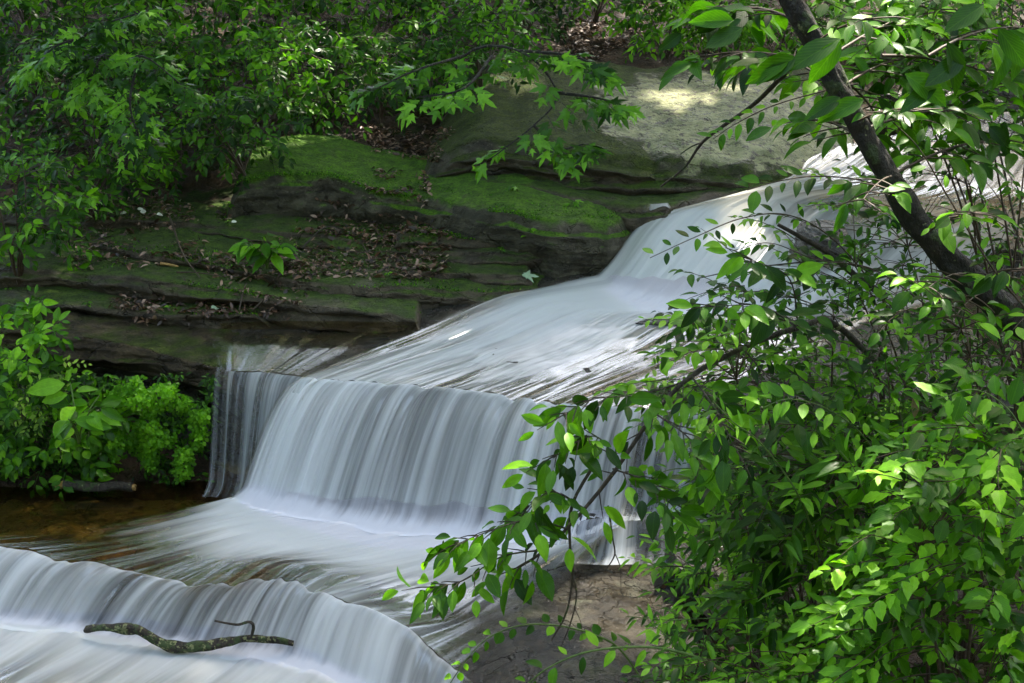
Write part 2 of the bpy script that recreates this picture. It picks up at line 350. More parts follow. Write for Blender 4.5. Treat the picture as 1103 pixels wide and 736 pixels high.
c6b = Slab([(450, 170, 2.17), (540, 173, 2.14), (600, 178, 2.12), (680, 188, 2.05), (760, 192, 2.02), (846, 197, 1.99), (880, 192, 2.0)], 1.5, .15, 1.5, taper=(.6, .15), bump=.012, seed=9, under=.12, rim=.03)
c6 = Slab([(400, 128, 2.45), (452, 140, 2.42), (500, 150, 2.34), (540, 158, 2.28), (600, 163, 2.25), (680, 172, 2.18), (760, 181, 2.11), (846, 190, 2.05), (900, 168, 2.16), (960, 150, 2.26)], 2.5, .42, 1.7, curve=-.045, taper=(1.3, .5), bump=.035, rim=.10, seed=10)
for _a, _b in smooth_line([(697, 118), (706, 124), (716, 128), (728, 130), (740, 135), (748, 141), (757, 144)], 26):      # a dark crack across the slab
    _q = W(_a, _b, 2.62 - (_b - 118) * .005); c6.humps = c6.humps + ((_q[0], _q[1] - float(np.interp(_q[0], c6.x, c6.y)), .05, .035, -.035),)
rap = Slab([(860, 205, 1.80), (900, 250, 1.55), (960, 262, 1.50), (1060, 272, 1.50), (1180, 275, 1.5), (1300, 270, 1.6)], 7.5, .165, .6, taper=(.3, .4), bump=.05, seed=11, curve=-.003)
step = Slab([(590, 575, .12), (625, 561, .22), (680, 556, .245), (735, 553, .25), (790, 553, .26), (900, 550, .3)], 1.2, .06, -.4, taper=(.25, .3), bump=.015, seed=12, bed=.04)

# ------------------------------------------------------------------ the ground
GC = np.array([(-9, -2, 1.6), (-3, 0, 1.5), (0, 0, 1.95), (3, 0, 2.0), (9, -2, 2.6), (-6, 3, .3), (-3, 3, .2), (-.8, 3, .5), (1.2, 3, 1.3), (3, 3, 1.7), (7, 3, 2.2),
    (-8, 6, -.4), (-4, 5.5, -.75), (-1.5, 5.0, -.6), (.2, 5.0, -.45), (1.5, 5, .25), (2.6, 5, .9), (5, 5.5, 1.5), (9, 6, 2.4),
    (-9, 8, .3), (-5, 7.8, -.8), (-2.5, 8, -.8), (0, 8, -.7), (1.3, 7.2, -.3), (2.4, 7.0, .35), (4, 7.2, 1.0), (7, 8, 1.9),
    (-7, 9.8, .3), (-4, 9.8, .2), (-1, 9.6, .2), (1, 9.4, .2), (3.0, 9.0, .65), (5, 9.5, 1.3), (9, 10, 2.4),
    (-8, 11.3, 1.5), (-5, 11.4, 1.2), (-2, 11.3, 1.1), (0, 11.5, .9), (2, 11.5, .9), (4.5, 11, 1.3), (8, 12, 2.2),
    (-9, 13.2, 2.6), (-6, 13, 2.0), (-3.5, 13.2, 1.9), (-1.5, 13.5, 2.25), (0, 13.6, 2.15), (2, 13.6, 1.9), (5, 13.5, 1.6), (9, 14, 2.6),
    (-9, 16, 4.4), (-5, 15.5, 3.2), (-2, 15.3, 2.85), (0, 15.2, 2.75), (2, 15.4, 2.85), (4, 16, 2.45), (7, 17, 2.5), (11, 17, 3.5),
    (-10, 20, 6.6), (-5, 19, 5.2), (0, 18.5, 4.3), (3, 18.5, 3.9), (6, 20, 3.7), (10, 22, 5.4), (-12, 30, 12), (0, 28, 9.5), (12, 30, 11), (0, 45, 15), (-25, 20, 10), (25, 25, 11), (-25, 0, 5), (25, 0, 7)], float)
def _rbf():
    P = GC[:, :2]; r = np.linalg.norm(P[:, None] - P[None], axis=-1)
    A = np.zeros((len(P) + 3,) * 2); A[:len(P), :len(P)] = r; A[:len(P), len(P)] = 1; A[:len(P), len(P) + 1:] = P
    A[len(P):, :len(P)] = A[:len(P), len(P):].T
    return np.linalg.solve(A, np.concatenate([GC[:, 2], np.zeros(3)]))
_w = _rbf()
def ground(x, y):
    x = np.asarray(x, float); y = np.asarray(y, float); z = _w[-3] + _w[-2] * x + _w[-1] * y
    for (gx, gy, _), w in zip(GC, _w[:-3]): z = z + w * np.sqrt((x - gx) ** 2 + (y - gy) ** 2)
    return z + .07 * fbm(x * .8, y * .8, 0 * x, 4, 33)
HX, HY, HS = -9.5, 1.5, .03
_gx, _gy = np.meshgrid(np.arange(HX, 12, HS), np.arange(HY, 33, HS), indexing='ij')
_gz = ground(_gx, _gy)
for _s in SL: _gz = np.maximum(_gz, _s.H(_gx, _gy))
def H(x, y):                           # height of the land (ground and ledges), read from a table
    fx = np.clip((np.asarray(x, float) - HX) / HS, 0, _gz.shape[0] - 1.001); fy = np.clip((np.asarray(y, float) - HY) / HS, 0, _gz.shape[1] - 1.001)
    i, j = fx.astype(int), fy.astype(int); a, b = fx - i, fy - j
    return (_gz[i, j] * (1 - a) * (1 - b) + _gz[i + 1, j] * a * (1 - b) + _gz[i, j + 1] * (1 - a) * b + _gz[i + 1, j + 1] * a * b)
def hit(px, py, y0=2.5, y1=32):                # where the ray through this pixel meets the land
    a, f, u = ray(px, py); Y = np.arange(y0, y1, .03); X = a / f * Y; Z = CZ + u / f * Y
    h = H(X, Y); k = np.argmax(h > Z)
    if not (h > Z)[k]: k = len(Y) - 1
    return np.array((X[k], Y[k], h[k]))
def axis(a, b, c, d, st, big):
    v = list(np.arange(b, c, st)); s = st
    while v[-1] < d: s = min(s * 1.12, big); v.append(v[-1] + s)
    s = st; w = []; q = b
    while q > a: s = min(s * 1.12, big); q -= s; w.append(q)
    return np.array(w[::-1] + v)
gx, gy = axis(-60, -7, 8, 60, .07, 3), axis(-40, 2, 18, 90, .07, 3)
XX, YY = np.meshgrid(gx, gy, indexing='ij')
ZZ = ground(XX, YY) + .025 * fbm(XX * 5, YY * 5, 0 * XX, 3, 44)
mb = MB(); mb.add(np.stack([XX, YY, ZZ], -1).reshape(-1, 3), grid_faces(*XX.shape)[:, ::-1])
tag(mb.build('ground', M['soil']), kind='structure')

bed.mesh('stream_bed', M['bed'], None, kind='structure')
main_l.mesh('rock_ledge', M['ledge'], 'dark dripping stone ledge overhanging the leafy plants at left of the waterfall')
main_w.mesh('rock_wall', M['bed'], 'wide wet brown rock step the main curtain of water falls over')
c1.mesh('rock_ledge', M['slab'], 'low mossy block ledge just above the amber trickle and wet shelf')
c2.mesh('rock_ledge', M['slab'], 'second mossy terrace ledge covered with dead leaves, ending at the pale flat leaf')
m2.mesh('rock_ledge', M['slab'], 'low brown step at left between the overhanging ledge and the mossy block ledge')
c2b.mesh('rock_ledge', M['slab'], 'thin wet step just behind the large pale fallen leaf by the stream')
c3b.mesh('rock_ledge', M['slab'], 'topmost thin layer tucked under the dark face of the green mossy slab')
c3.mesh('rock_ledge', M['slab'], 'thin mossy layered ledge directly under the long green mossy slab')
c4.mesh('mossy_slab', M['moss_slab'], 'long rounded bright green moss covered slab with a dark shaded face')
c5.mesh('rock_shelf', M['slab'], 'flat dark wet shelf between the green mossy slab and the dark crevice')
c6b.mesh('rock_shelf', M['slab'], 'thin stone layer squeezed in the crevice beneath the big sunlit slab')
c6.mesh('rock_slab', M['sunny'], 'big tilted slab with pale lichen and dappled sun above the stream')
rap.mesh('stream_bed', M['rapid'], None, kind='structure')
step.mesh('rock_step', M['bed'], 'small wet stone step at the right foot of the main waterfall')

def boulder(name, c, size, mat, label, seed, cat='rock', group=None):
    n, m = 40, 60
    th, ph = np.meshgrid(np.linspace(0, np.pi, n), np.linspace(0, 2 * np.pi, m), indexing='ij')
    v = np.stack([np.sin(th) * np.cos(ph), np.sin(th) * np.sin(ph), np.cos(th)], -1)
    p = np.sign(v) * np.abs(v) ** .75
    r = 1 + .22 * fbm(v[..., 0] * 1.6 + seed, v[..., 1] * 1.6, v[..., 2] * 2.6, 5, seed)
    r = r + .05 * np.round(fbm(v[..., 0], v[..., 1], v[..., 2] * 3, 1, seed) * 3)
    P = p * r[..., None] * np.array(size)
    mb = MB(); mb.add(P.reshape(-1, 3), grid_faces(n, m)); o = mb.build(name, mat); o.location = tuple(c)
    return tag(o, label, cat, group)
def B(px, py, z, size, mat, label, seed): return boulder('boulder', W(px, py, z), size, M[mat], label, seed)
B(722, 500, .45, (.20, .25, .30), 'bed', 'craggy brown boulder beside the right edge of the main curtain', 3)
B(800, 500, .5, (.35, .3, .42), 'slab', 'dark boulder hidden among leaves right of the craggy brown boulder', 5)
B(712, 350, 1.06, (.40, .30, .085), 'bed', 'flat dark rock splitting the water below the upper cascade', 8)
B(742, 432, .92, (.25, .2, .07), 'ledge', 'flat ochre stone on the lip at the right end of the waterfall', 9)
B(885, 262, 1.62, (.22, .3, .16), 'rapid', 'grey purple wet rock showing through the upper cascade', 12)
B(800, 610, .05, (.45, .4, .22), 'bed', 'low wet rock under the bamboo like leaves at the stream edge', 15)
B(870, 650, .25, (.5, .4, .28), 'slab', 'broad dark rock behind the lance leaved shrub near the bottom', 17)
B(1010, 112, 2.45, (.7, .5, .14), 'rapid', 'wide glistening rock in the far rapids behind the leaning tree', 19)
B(1100, 96, 2.6, (.8, .5, .22), 'rapid', 'grey rock at the far right end of the rapids', 21)
B(690, 562, .02, (.30, .12, .10), 'bed', 'wet stone below the small step, dripping into the pool', 24)

# ------------------------------------------------------------------ the water
def loft(rows, foam, nu=260, nv=26, parab=(), lift=.012, clampH=True, uscale=None, edge=(.03, .03), bulge=None):
    """rows: list of rails (px, py, z) that follow the stream; returns per segment vertex grids"""
    R = [np.array([W(*q) for q in r]) for r in rows]
    R = [smooth_line(r, nu) for r in R]
    F = [np.interp(np.linspace(0, 1, nu), np.linspace(0, 1, len(f)), f) for f in foam]
    R = np.array(R); F = np.array(F); n = len(R)
    shift = [q + 1 for q in parab]
    for q in parab:      # scalloped lip: the sheet leaves the rock in separate chutes
        uu = np.linspace(0, 1, nu) * (uscale or 1)
        sc = fbm(uu * 7, 0 * uu, 0 * uu + q, 3, 90 + q); R[q][:, 1] += .045 * sc; R[q][:, 2] -= .012 * np.abs(sc); R[q + 1][:, 1] += .05 * fbm(uu * 4, 0 * uu, 0 * uu + q, 3, 95)
    u = np.linspace(0, 1, nu)
    width = np.linalg.norm(np.diff(R, axis=1), axis=2).sum(1).mean() if uscale is None else uscale
    segs = []; vlen = 0
    for i in range(n - 1):
        t = np.linspace(0, 1, nv)[:, None]
        if i in parab:
            xy = R[i][None, :, :2] + (R[i + 1] - R[i])[None, :, :2] * t[..., None]
            xy = xy - np.array((.25, 1.)) * (.14 * t ** 5)[..., None]
            tz = np.where(t < .82, (t / .82) ** 1.8 * .90, .90 + .10 * np.sin(np.clip((t - .82) / .18, 0, 1) * np.pi / 2))
            z = R[i][None, :, 2] + (R[i + 1] - R[i])[None, :, 2] * tz
            P = np.concatenate([xy, z[..., None]], -1)
        else:
            a = R[i - 1] if i > 0 and (i - 1) not in parab else 2 * R[i] - R[i + 1]
            d = R[i + 2] if i + 2 < n and i + 1 not in parab else 2 * R[i + 1] - R[i]
            b, c = R[i], R[i + 1]; tt = t[..., None]
            if i in shift: b = b - np.array((.025, .10, .0)); a = b + (b - c) * .3
            P = .5 * (2 * b + (-a + c) * tt + (2 * a - 5 * b + 4 * c - d) * tt ** 2 + (-a + 3 * b - 3 * c + d) * tt ** 3)
            P = .35 * (b + (c - b) * tt) + .65 * P
        L = np.linalg.norm(R[i + 1] - R[i], axis=1).mean()
        f = F[i][None] * (1 - t) + F[i + 1][None] * t
        vv = vlen + L * t + 0 * u[None]; vlen += L
        segs.append([P, f, np.stack([u[None] * width + 0 * t, vv], -1)])
    out = []
    for i, (P, f, uv) in enumerate(segs):
        x, y = P[..., 0], P[..., 1]
        amp = .012 if i in parab else .010
        str_ = fbm(uv[..., 0] * 9, uv[..., 1] * .7, 0 * x, 3, 71)
        if i in parab: P[..., 1] -= .05 * str_ * np.sin(np.linspace(.1, np.pi, nv))[:, None]
        else: P[..., 2] += .012 * str_
        if clampH:
            h = H(x, y); P[..., 2] = np.maximum(P[..., 2], h + lift)
        f = f * np.clip(uv[..., 0] / width / edge[0], 0, 1) * np.clip((1 - uv[..., 0] / width) / edge[1], 0, 1) if edge else f
        out.append((P, f, uv))
    return out
def water_obj(name, parts, mat, label=None, kind='structure', cat=None):
    mb = MB()
    for P, f, uv in parts: mb.add(P.reshape(-1, 3), grid_faces(P.shape[0], P.shape[1]), uv.reshape(-1, 2), f.ravel())
    o = mb.build(name, mat)
    return tag(o, label, cat, kind=kind)

rows = [
 [(868, 172, 2.17), (900, 160, 2.22), (940, 150, 2.26), (985, 140, 2.32), (1030, 130, 2.38), (1075, 122, 2.43), (1120, 118, 2.46), (1170, 120, 2.46), (1230, 125, 2.45)],
 [(842, 200, 2.03), (852, 190, 2.05), (880, 186, 2.07), (915, 190, 2.07), (960, 196, 2.08), (1010, 200, 2.10), (1065, 203, 2.12), (1120, 205, 2.14), (1185, 208, 2.15)],
 [(696, 234, 1.72), (732, 231, 1.76), (775, 225, 1.80), (815, 218, 1.84), (855, 218, 1.84), (905, 228, 1.82), (960, 238, 1.80), (1030, 246, 1.80), (1110, 250, 1.82)],
 [(636, 300, 1.24), (665, 311, 1.22), (690, 321, 1.20), (720, 326, 1.19), (760, 328, 1.19), (810, 328, 1.20), (870, 325, 1.22), (940, 322, 1.25), (1020, 320, 1.28)],
 [(536, 318, 1.19), (575, 325, 1.17), (610, 332, 1.16), (650, 338, 1.15), (690, 342, 1.14), (735, 345, 1.14), (790, 346, 1.14), (860, 346, 1.14), (940, 346, 1.15)],
 [(430, 362, 1.05), (480, 366, 1.04), (525, 369, 1.03), (575, 373, 1.03), (625, 377, 1.02), (675, 380, 1.02), (730, 384, 1.02), (790, 388, 1.01), (850, 392, 1.01)],
 [(322, 406, .905), (355, 409, .905), (400, 412, .91), (450, 415, .915), (500, 420, .915), (560, 428, .92), (600, 434, .92), (650, 438, .92), (700, 440, .92)],
 [(250, 530, .03), (285, 541, .03), (330, 552, .03), (385, 562, .03), (440, 570, .03), (505, 574, .03), (560, 576, .05), (612, 572, .09), (672, 556, .26)],
 [(185, 550, .02), (215, 560, .02), (250, 570, .02), (300, 582, .02), (345, 592, .02), (390, 602, .03), (450, 612, .04), (540, 618, .06), (640, 606, .08)],
 [(60, 572, .0), (115, 583, .005), (170, 592, .01), (225, 604, .01), (275, 606, .015), (325, 608, .02), (390, 628, .03), (480, 660, .04), (580, 672, .06)],
 [(-60, 583, -.02), (20, 592, -.02), (100, 607, -.02), (180, 625, -.02), (238, 628, -.02), (300, 620, -.02), (352, 641, -.01), (428, 670, -.0), (512, 738, .0)],
 [(-110, 654, -.38), (-35, 662, -.38), (45, 668, -.38), (125, 678, -.38), (190, 688, -.38), (255, 695, -.38), (318, 706, -.38), (400, 748, -.38), (480, 830, -.38)],
 [(-200, 690, -.42), (-130, 710, -.42), (-50, 725, -.42), (20, 740, -.42), (90, 755, -.42), (150, 770, -.42), (215, 790, -.42), (290, 830, -.42), (370, 900, -.42)],
 [(-420, 760, -.5), (-360, 790, -.5), (-290, 820, -.5), (-220, 850, -.5), (-150, 880, -.5), (-80, 910, -.5), (0, 940, -.5), (90, 980, -.5), (180, 1030, -.5)],
]
foam = [
 [.2, .2, .22, .25, .2, .25, .22, .2, .2],
 [.35, .45, .34, .24, .16, .24, .20, .18, .15],
 [.5, .95, 1.0, .90, .52, .24, .40, .38, .3],
 [.7, 1.05, 1.25, 1.15, 1.0, .8, .6, .5, .45],
 [.46, .90, 1.0, .88, .52, .26, .20, .26, .3],
 [.06, .48, .68, .60, .38, .16, .08, .12, .2],
 [.40, .50, .50, .40, .26, .20, .18, .2, .2],
 [1.0, 1.2, 1.25, 1.2, 1.2, 1.2, 1.15, .85, .3],
 [.05, .62, 1.0, .98, .90, .90, .76, .24, .0],
 [.0, .06, .24, .20, .14, .30, .34, .04, .0],
 [.26, .16, .16, .12, .12, .22, .44, .22, .0],
 [.95, .95, .95, .9, .9, .95, .95, .8, .5],
 [.40, .16, .30, .34, .42, .26, .36, .40, .3],
 [.12, .08, .12, .12, .16, .1, .14, .12, .2],
]
par = (6, 10)
segs = loft(rows, foam, parab=par, nu=420, nv=30, uscale=4.0)
# thicken the middle of the curtain's foam: denser at left
for i in par:
    P, f, uv = segs[i]
    t = np.linspace(0, 1, f.shape[0])[:, None]
    edge = np.minimum(1, np.minimum(uv[..., 0] / 4 / .03, (1 - uv[..., 0] / 4) / .03))
    f[:] = f * .25 + edge * (.47 + .11 * np.sin(uv[..., 0] * 2.1 + 1) - .05 * t + .6 * sstep(.80, 1.0, t) + .12 * sstep(.12, 0, t))
water_obj('water', segs[0:2] + segs[4:6], M['flow'])
water_obj('waterfall', segs[2:4], M['flow'], 'bright white upper cascade sliding between the mossy slab and the right bank', None, 'waterfall')
water_obj('waterfall', [segs[6]], M['fall'], 'tall silky white curtain pouring over the wide brown rock step in the middle', None, 'waterfall')
water_obj('water', segs[7:10], M['flow'])
water_obj('waterfall', [segs[10]], M['fall'], 'low silky row of streams falling over the curved lip at bottom left', None, 'waterfall')
water_obj('water', segs[11:13], M['flow'])
# a second, thinner veil just behind each curtain
def veil(seg, dy, k, name, label):
    P, f, uv = seg; P2 = P.copy(); P2[..., 1] += dy * np.linspace(.2, 1, P.shape[0])[:, None]; P2[..., 2] -= .004
    return (P2, f * k, uv + np.array((17.3, 5.)))
# trickle at the left of the curtain
drow = [[(205, 352, 1.09), (270, 352, 1.07), (340, 352, 1.06), (400, 350, 1.06), (450, 348, 1.08)],
        [(232, 394, .92), (256, 398, .915), (282, 401, .91), (306, 404, .91), (340, 408, .91)],
        [(226, 526, .01), (246, 530, .01), (262, 533, .01), (278, 536, .01), (300, 540, .01)]]
dfo = [[.07, .07, .08, .10, .2], [.5, .42, .46, .5, .5], [.45, .2, .35, .5, .6]]
ds = loft(drow, dfo, parab=(1,), nu=120, nv=30, uscale=.85)
dt_, df_, duv = ds[0]; df_[:] = df_ * 0 + .11 * sstep(0, .5, np.linspace(0, 1, 30))[:, None] * np.minimum(1, np.minimum(duv[..., 0], .85 - duv[..., 0]) / .2)
water_obj('water', [ds[0]], M['flow'])
water_obj('waterfall', [ds[1]], M['drip'], 'thin see-through trickle at the left end of the main curtain', None, 'waterfall')
# right hand falls past the craggy boulder, and drips off the small step
rr = loft([[(690, 437, .93), (715, 439, .93), (740, 441, .93), (770, 441, .93)], [(664, 556, .27), (690, 552, .27), (715, 549, .27), (745, 548, .27)]], [[.5, .45, .4, .3], [.6, .5, .45, .4]], parab=(0,), nu=80, nv=24, uscale=.5)
water_obj('waterfall', rr, M['drip'], 'narrow pinkish streams right of the main curtain falling to the small stone step', None, 'waterfall')
rr = loft([[(600, 570, .16), (640, 559, .26), (680, 556, .27), (735, 553, .27), (770, 553, .27)], [(592, 596, .06), (630, 598, .06), (678, 600, .06), (738, 600, .06), (772, 600, .06)]], [[.5, .45, .35, .3, .3], [.6, .4, .4, .3, .3]], parab=(0,), nu=90, nv=16, uscale=.9)
water_obj('waterfall', rr, M['drip'], 'short drips falling off the small stone step into the pool', None, 'waterfall')

def mist(name, pts, r, dens):
    P = smooth_line([W(*q) for q in pts], 40); mb = MB(); n = 40
    rad = r * np.sin(np.linspace(.05, np.pi - .05, n)) ** .5 * (1 + .25 * fbm(np.linspace(0, 9, n), 0, 0, 2, 8))
    tube(mb, P, rad, 14); o = mb.build(name, None)
    g = G('spray_mist'); q = g.n('VolumePrincipled', {'Color': (.97, .97, .97), 'Density': dens, 'Anisotropy': .2}); g.t.links.new(q.outputs[0], g.out.inputs[1]); o.data.materials.append(g.m)
    return tag(o, 'soft spray hanging along the foot of the fall', 'mist', kind='stuff')
mist('mist', [(262, 532, .07), (330, 553, .08), (400, 566, .09), (470, 574, .09), (540, 578, .09), (610, 574, .12), (660, 560, .3)], .20, 3.0)

mist('mist', [(-60, 662, -.36), (60, 668, -.35), (160, 682, -.35), (255, 697, -.35), (330, 712, -.35), (400, 745, -.35)], .09, 4.0)
mist('mist', [(655, 304, 1.27), (700, 318, 1.26), (760, 322, 1.26), (840, 322, 1.28)], .16, 3.0)
def still_mat():
    g = G('pool_water'); p = g.pos()
    n = g.noise(g.mapv(p, (1.2, 3.5, 1)), 2.2, 4, .55, .4)
    nb = g.bump(n, .25, .03)
    tr = g.n('BsdfTransparent', {'Color': (.80, .70, .42)})
    gs = g.n('BsdfGlossy', {'Color': (.9, .9, .9), 'Roughness': .12, 'Normal': nb})
    fr = g.n('Fresnel', {'IOR': 1.33, 'Normal': nb}).outputs[0]
    return g.done(g.n('MixShader', {0: fr, 1: tr.outputs[0], 2: gs.outputs[0]}).outputs[0])
M['still'] = still_mat()
def sheet(poly, name, mat, n=2):
    P = np.array(poly, float); mb = MB(); mb.add(P, [list(range(len(P)))]); return tag(mb.build(name, mat, smooth=False), kind='structure')
def sheetpx(pts, z, name): 
    P = [W(a, b, z) for a, b in pts][::-1]; return sheet(P, name, M['still'])
sheetpx([(-300, 500), (120, 500), (300, 515), (620, 515), (640, 560), (505, 600), (352, 640), (300, 619), (235, 629), (180, 624), (100, 606), (20, 591), (-60, 583), (-300, 570)], -.035, 'water')
sheet([(-7, 3.2, -.44), (.2, 3.2, -.44), (.4, 7.2, -.44), (-.8, 7.6, -.44), (-2, 8.0, -.44), (-7, 8.6, -.44)][::1], 'water', M['still'])
sheetpx([(236, 348), (300, 346), (360, 346), (452, 347), (440, 353), (340, 355), (240, 355)], 1.10, 'water')

# ------------------------------------------------------------------ leaves
def leaf_shape(kind):
    if kind in ('ovate', 'round', 'lance', 'small', 'serrate'):
        w = dict(ovate=.215, round=.36, lance=.115, small=.24, serrate=.24)[kind]
        ns = dict(ovate=6, round=5, lance=5, small=3, serrate=7)[kind]
        t = np.linspace(0, 1, ns + 1)
        if kind == 'round': prof = np.sin(np.pi * t ** .85) ** .7
        elif kind == 'lance': prof = np.sin(np.pi * t ** .7) ** .9
        else: prof = np.sin(np.pi * t ** .86) ** .85
        if kind == 'serrate': prof = prof * np.where(np.arange(ns + 1) % 2, 1.12, .88)
        prof[0] = 0.03; prof[-1] = 0.0
        V, UV = [], []
        for i, s in enumerate(t):
            zc = -.22 * (s ** 2) * 1.0
            hw = prof[i] * w
            V += [(-hw, s, zc + hw * .35), (0, s, zc), (hw, s, zc + hw * .35)]
            UV += [(-prof[i] * .5, s), (0, s), (prof[i] * .5, s)]
        F = []
        for i in range(ns):
            a = i * 3; F += [(a, a + 1, a + 4, a + 3), (a + 1, a + 2, a + 5, a + 4)]
        return np.array(V, float), np.array(F), np.array(UV, float)
    if kind == 'maple':
        # five pointed lobes
        pts = []
        lobes = [(-112, .42), (-55, .72), (0, 1.0), (55, .72), (112, .42)]
        c = np.array((0, .28))
        for i, (a, r) in enumerate(lobes):
            a_ = math.radians(a)
            if i == 0: pts.append((-.05, .02))
            pts.append(c + r * .72 * .62 * np.array((math.sin(a_ - .22), math.cos(a_ - .22))))
            pts.append(c + r * .72 * np.array((math.sin(a_), math.cos(a_))))
            pts.append(c + r * .72 * .62 * np.array((math.sin(a_ + .22), math.cos(a_ + .22))))
            if i < 4:
                am = math.radians((a + lobes[i + 1][0]) / 2); pts.append(c + .22 * np.array((math.sin(am), math.cos(am))))
        pts.append((.05, .02))
        P = np.array([tuple(p) for p in pts]); n = len(P)
        z = -.16 * P[:, 1] ** 2 - .22 * np.abs(P[:, 0]) ** 1.5
        V = np.concatenate([np.column_stack([P, z]), [[0, .28, .03]]])
        F = np.array([(n, i, (i + 1) % n, (i + 1) % n) for i in range(n)])[:, :3]
        return V, F[:, ::-1], np.concatenate([P, [[0, .28]]])
SH = {k: leaf_shape(k) for k in ('ovate', 'round', 'lance', 'small', 'serrate', 'maple')}
class Leaves:
    def __init__(s, kind): s.kind = kind; s.p = []; s.d = []; s.n = []; s.s = []; s.r = []
    def add(s, p, d, n, size, r=None):
        s.p.append(p); s.d.append(d); s.n.append(n); s.s.append(size); s.r.append(random.random() if r is None else r)
    def build(s, name, mat, parent=None, origin=(0, 0, 0), wid=1.0):
        V, F, UV = SH[s.kind]; p = np.array(s.p); d = unit(np.array(s.d)); n = np.array(s.n)
        n = unit(n - (n * d).sum(1, keepdims=True) * d); b = np.cross(d, n); sz = np.array(s.s)
        k = len(p); sc = rng.uniform(.8, 1.2, k) * wid; cz = rng.uniform(.3, 1.9, k)
        tw = rng.uniform(-.35, .35, k)
        X = V[None, :, 0] * sc[:, None]; Y = np.broadcast_to(V[None, :, 1], X.shape); Z = V[None, :, 2] * cz[:, None] + tw[:, None] * X * Y
        P = p[:, None] + sz[:, None, None] * (X[..., None] * b[:, None] + Y[..., None] * d[:, None] + Z[..., None] * n[:, None])
        Fa = (F[None] + (np.arange(k) * len(V))[:, None, None]).reshape(-1, F.shape[1])
        mb = MB(); mb.add(P.reshape(-1, 3) - np.asarray(origin), Fa, np.tile(UV, (k, 1)), np.repeat(np.array(s.r), len(V)))
        return mb.build(name, mat, parent)

UP = np.array((0, 0, 1.)); FACE = np.array((0, -1., 0))
def rv(s=1.0): return rng.normal(0, s, 3)
def twig(L, mbs, A, Dir, length, n, size, kind_r=.0015, droop=.25, face=.5, spread=55, tone=None, opp=False, jit=.3, petiole=.12):
    """a leafy shoot from A along Dir; leaves alternate (or pair) along it"""
    Dir = unit(Dir); m = 5
    P = [np.array(A, float)]; d = Dir.copy()
    for i in range(m):
        d = unit(d + np.array((0, 0, -droop / m)) + rv(.05)); P.append(P[-1] + d * length / m)
    P = np.array(P)
    if mbs is not None: tube(mbs, P, np.linspace(kind_r * 1.5, kind_r * .6, m + 1), 3)
    up = unit(UP + FACE * face + rv(jit * .6)); side0 = unit(np.cross(unit(P[-1] - P[0]), up))
    base = random.random() if tone is None else tone
    for i in range(n):
        t = (i + 1) / n; q = t * m; k = min(int(q), m - 1); pt = P[k] + (P[k + 1] - P[k]) * (q - k); tan = unit(P[k + 1] - P[k])
        if i == n - 1: sg = [0]
        elif opp: sg = [-1, 1]
        else: sg = [1 if i % 2 else -1]
        for g_ in sg:
            a = math.radians(spread * g_ * rng.uniform(.75, 1.2))
            ld = tan * math.cos(a) + side0 * math.sin(a) + np.array((0, 0, -.04 - .22 * random.random())) + rv(.12)
            ld = unit(ld); nn = up + rv(jit)
            sz = size * rng.uniform(.5, 1.2) * (.75 + .35 * math.sin(math.pi * min(1, t * .9)))
            L.add(pt + ld * size * petiole, ld, nn, sz, min(1, max(0, base + rng.normal(0, .18))))
    return P
def bez(a, b, c, n=8):
    t = np.linspace(0, 1, n)[:, None]; return (1 - t) ** 2 * a + 2 * t * (1 - t) * b + t * t * c

def shrub(name, label, targets, base, kind, size, mat, ntw, tlen, nl, limbs=5, droop=.25, face=.5, spread=55, opp=False, rad=.012, stem='stem', cat='shrub', group=None, wid=1.0, out=(0, 0, 0), jit=.3, tone=None, upl=.5):
    """targets: (N,3) array of points through the crown that the twigs reach"""
    base = np.asarray(base, float); T = np.asarray(targets, float)
    e = empty(name, base, label, cat, group); mb = MB(); L = Leaves(kind)
    nodes = []
    idx = rng.choice(len(T), min(limbs, len(T)), replace=False)
    cen = T.mean(0)
    for i in idx:
        t = T[i]; mid = (base + t) / 2 + UP * np.linalg.norm(t - base) * .22 * upl * 2 + rv(.05)
        P = bez(base + rv(.02) * np.array((1, 1, 0)), mid, t, 12); tube(mb, P - base, np.linspace(rad, rad * .3, 12), 6, .12); nodes.append(P)
    nodes = np.concatenate(nodes)
    for i in range(ntw):
        t = T[i % len(T)] + rv(.04)
        j = np.argmin(((nodes - t) ** 2).sum(1) + rng.uniform(0, .02, len(nodes))); a = nodes[j]
        if np.linalg.norm(t - a) > .08:
            P = bez(a, (a + t) / 2 + UP * .12 * np.linalg.norm(t - a), t, 6); tube(mb, P - base, np.linspace(rad * .3, rad * .15, 6), 3)
        dr = unit(t - (cen * .6 + base * .4)) * np.array((1, 1, .35)) + rv(.35) + np.asarray(out, float) + FACE * .15
        twig(L, mb2 := MB(), t, dr, tlen * rng.uniform(.6, 1.3), int(max(3, nl * rng.uniform(.7, 1.2))), size, max(.0016, rad * .17), droop, face, spread, tone, opp, jit)
        for v, f in zip(mb2.v, mb2.f): pass
        off = 0
        for v, f in zip(mb2.v, mb2.f): mb.add(v - base, f - off); off += len(v)
    mb.build('stem', M[stem], e)
    L.build('foliage', M[mat], e, origin=base, wid=wid)
    return e
def inpoly(px, py, poly):
    c = False; n = len(poly)
    for i in range(n):
        x1, y1 = poly[i]; x2, y2 = poly[(i + 1) % n]
        if (y1 > py) != (y2 > py) and px < (x2 - x1) * (py - y1) / (y2 - y1) + x1: c = not c
    return c
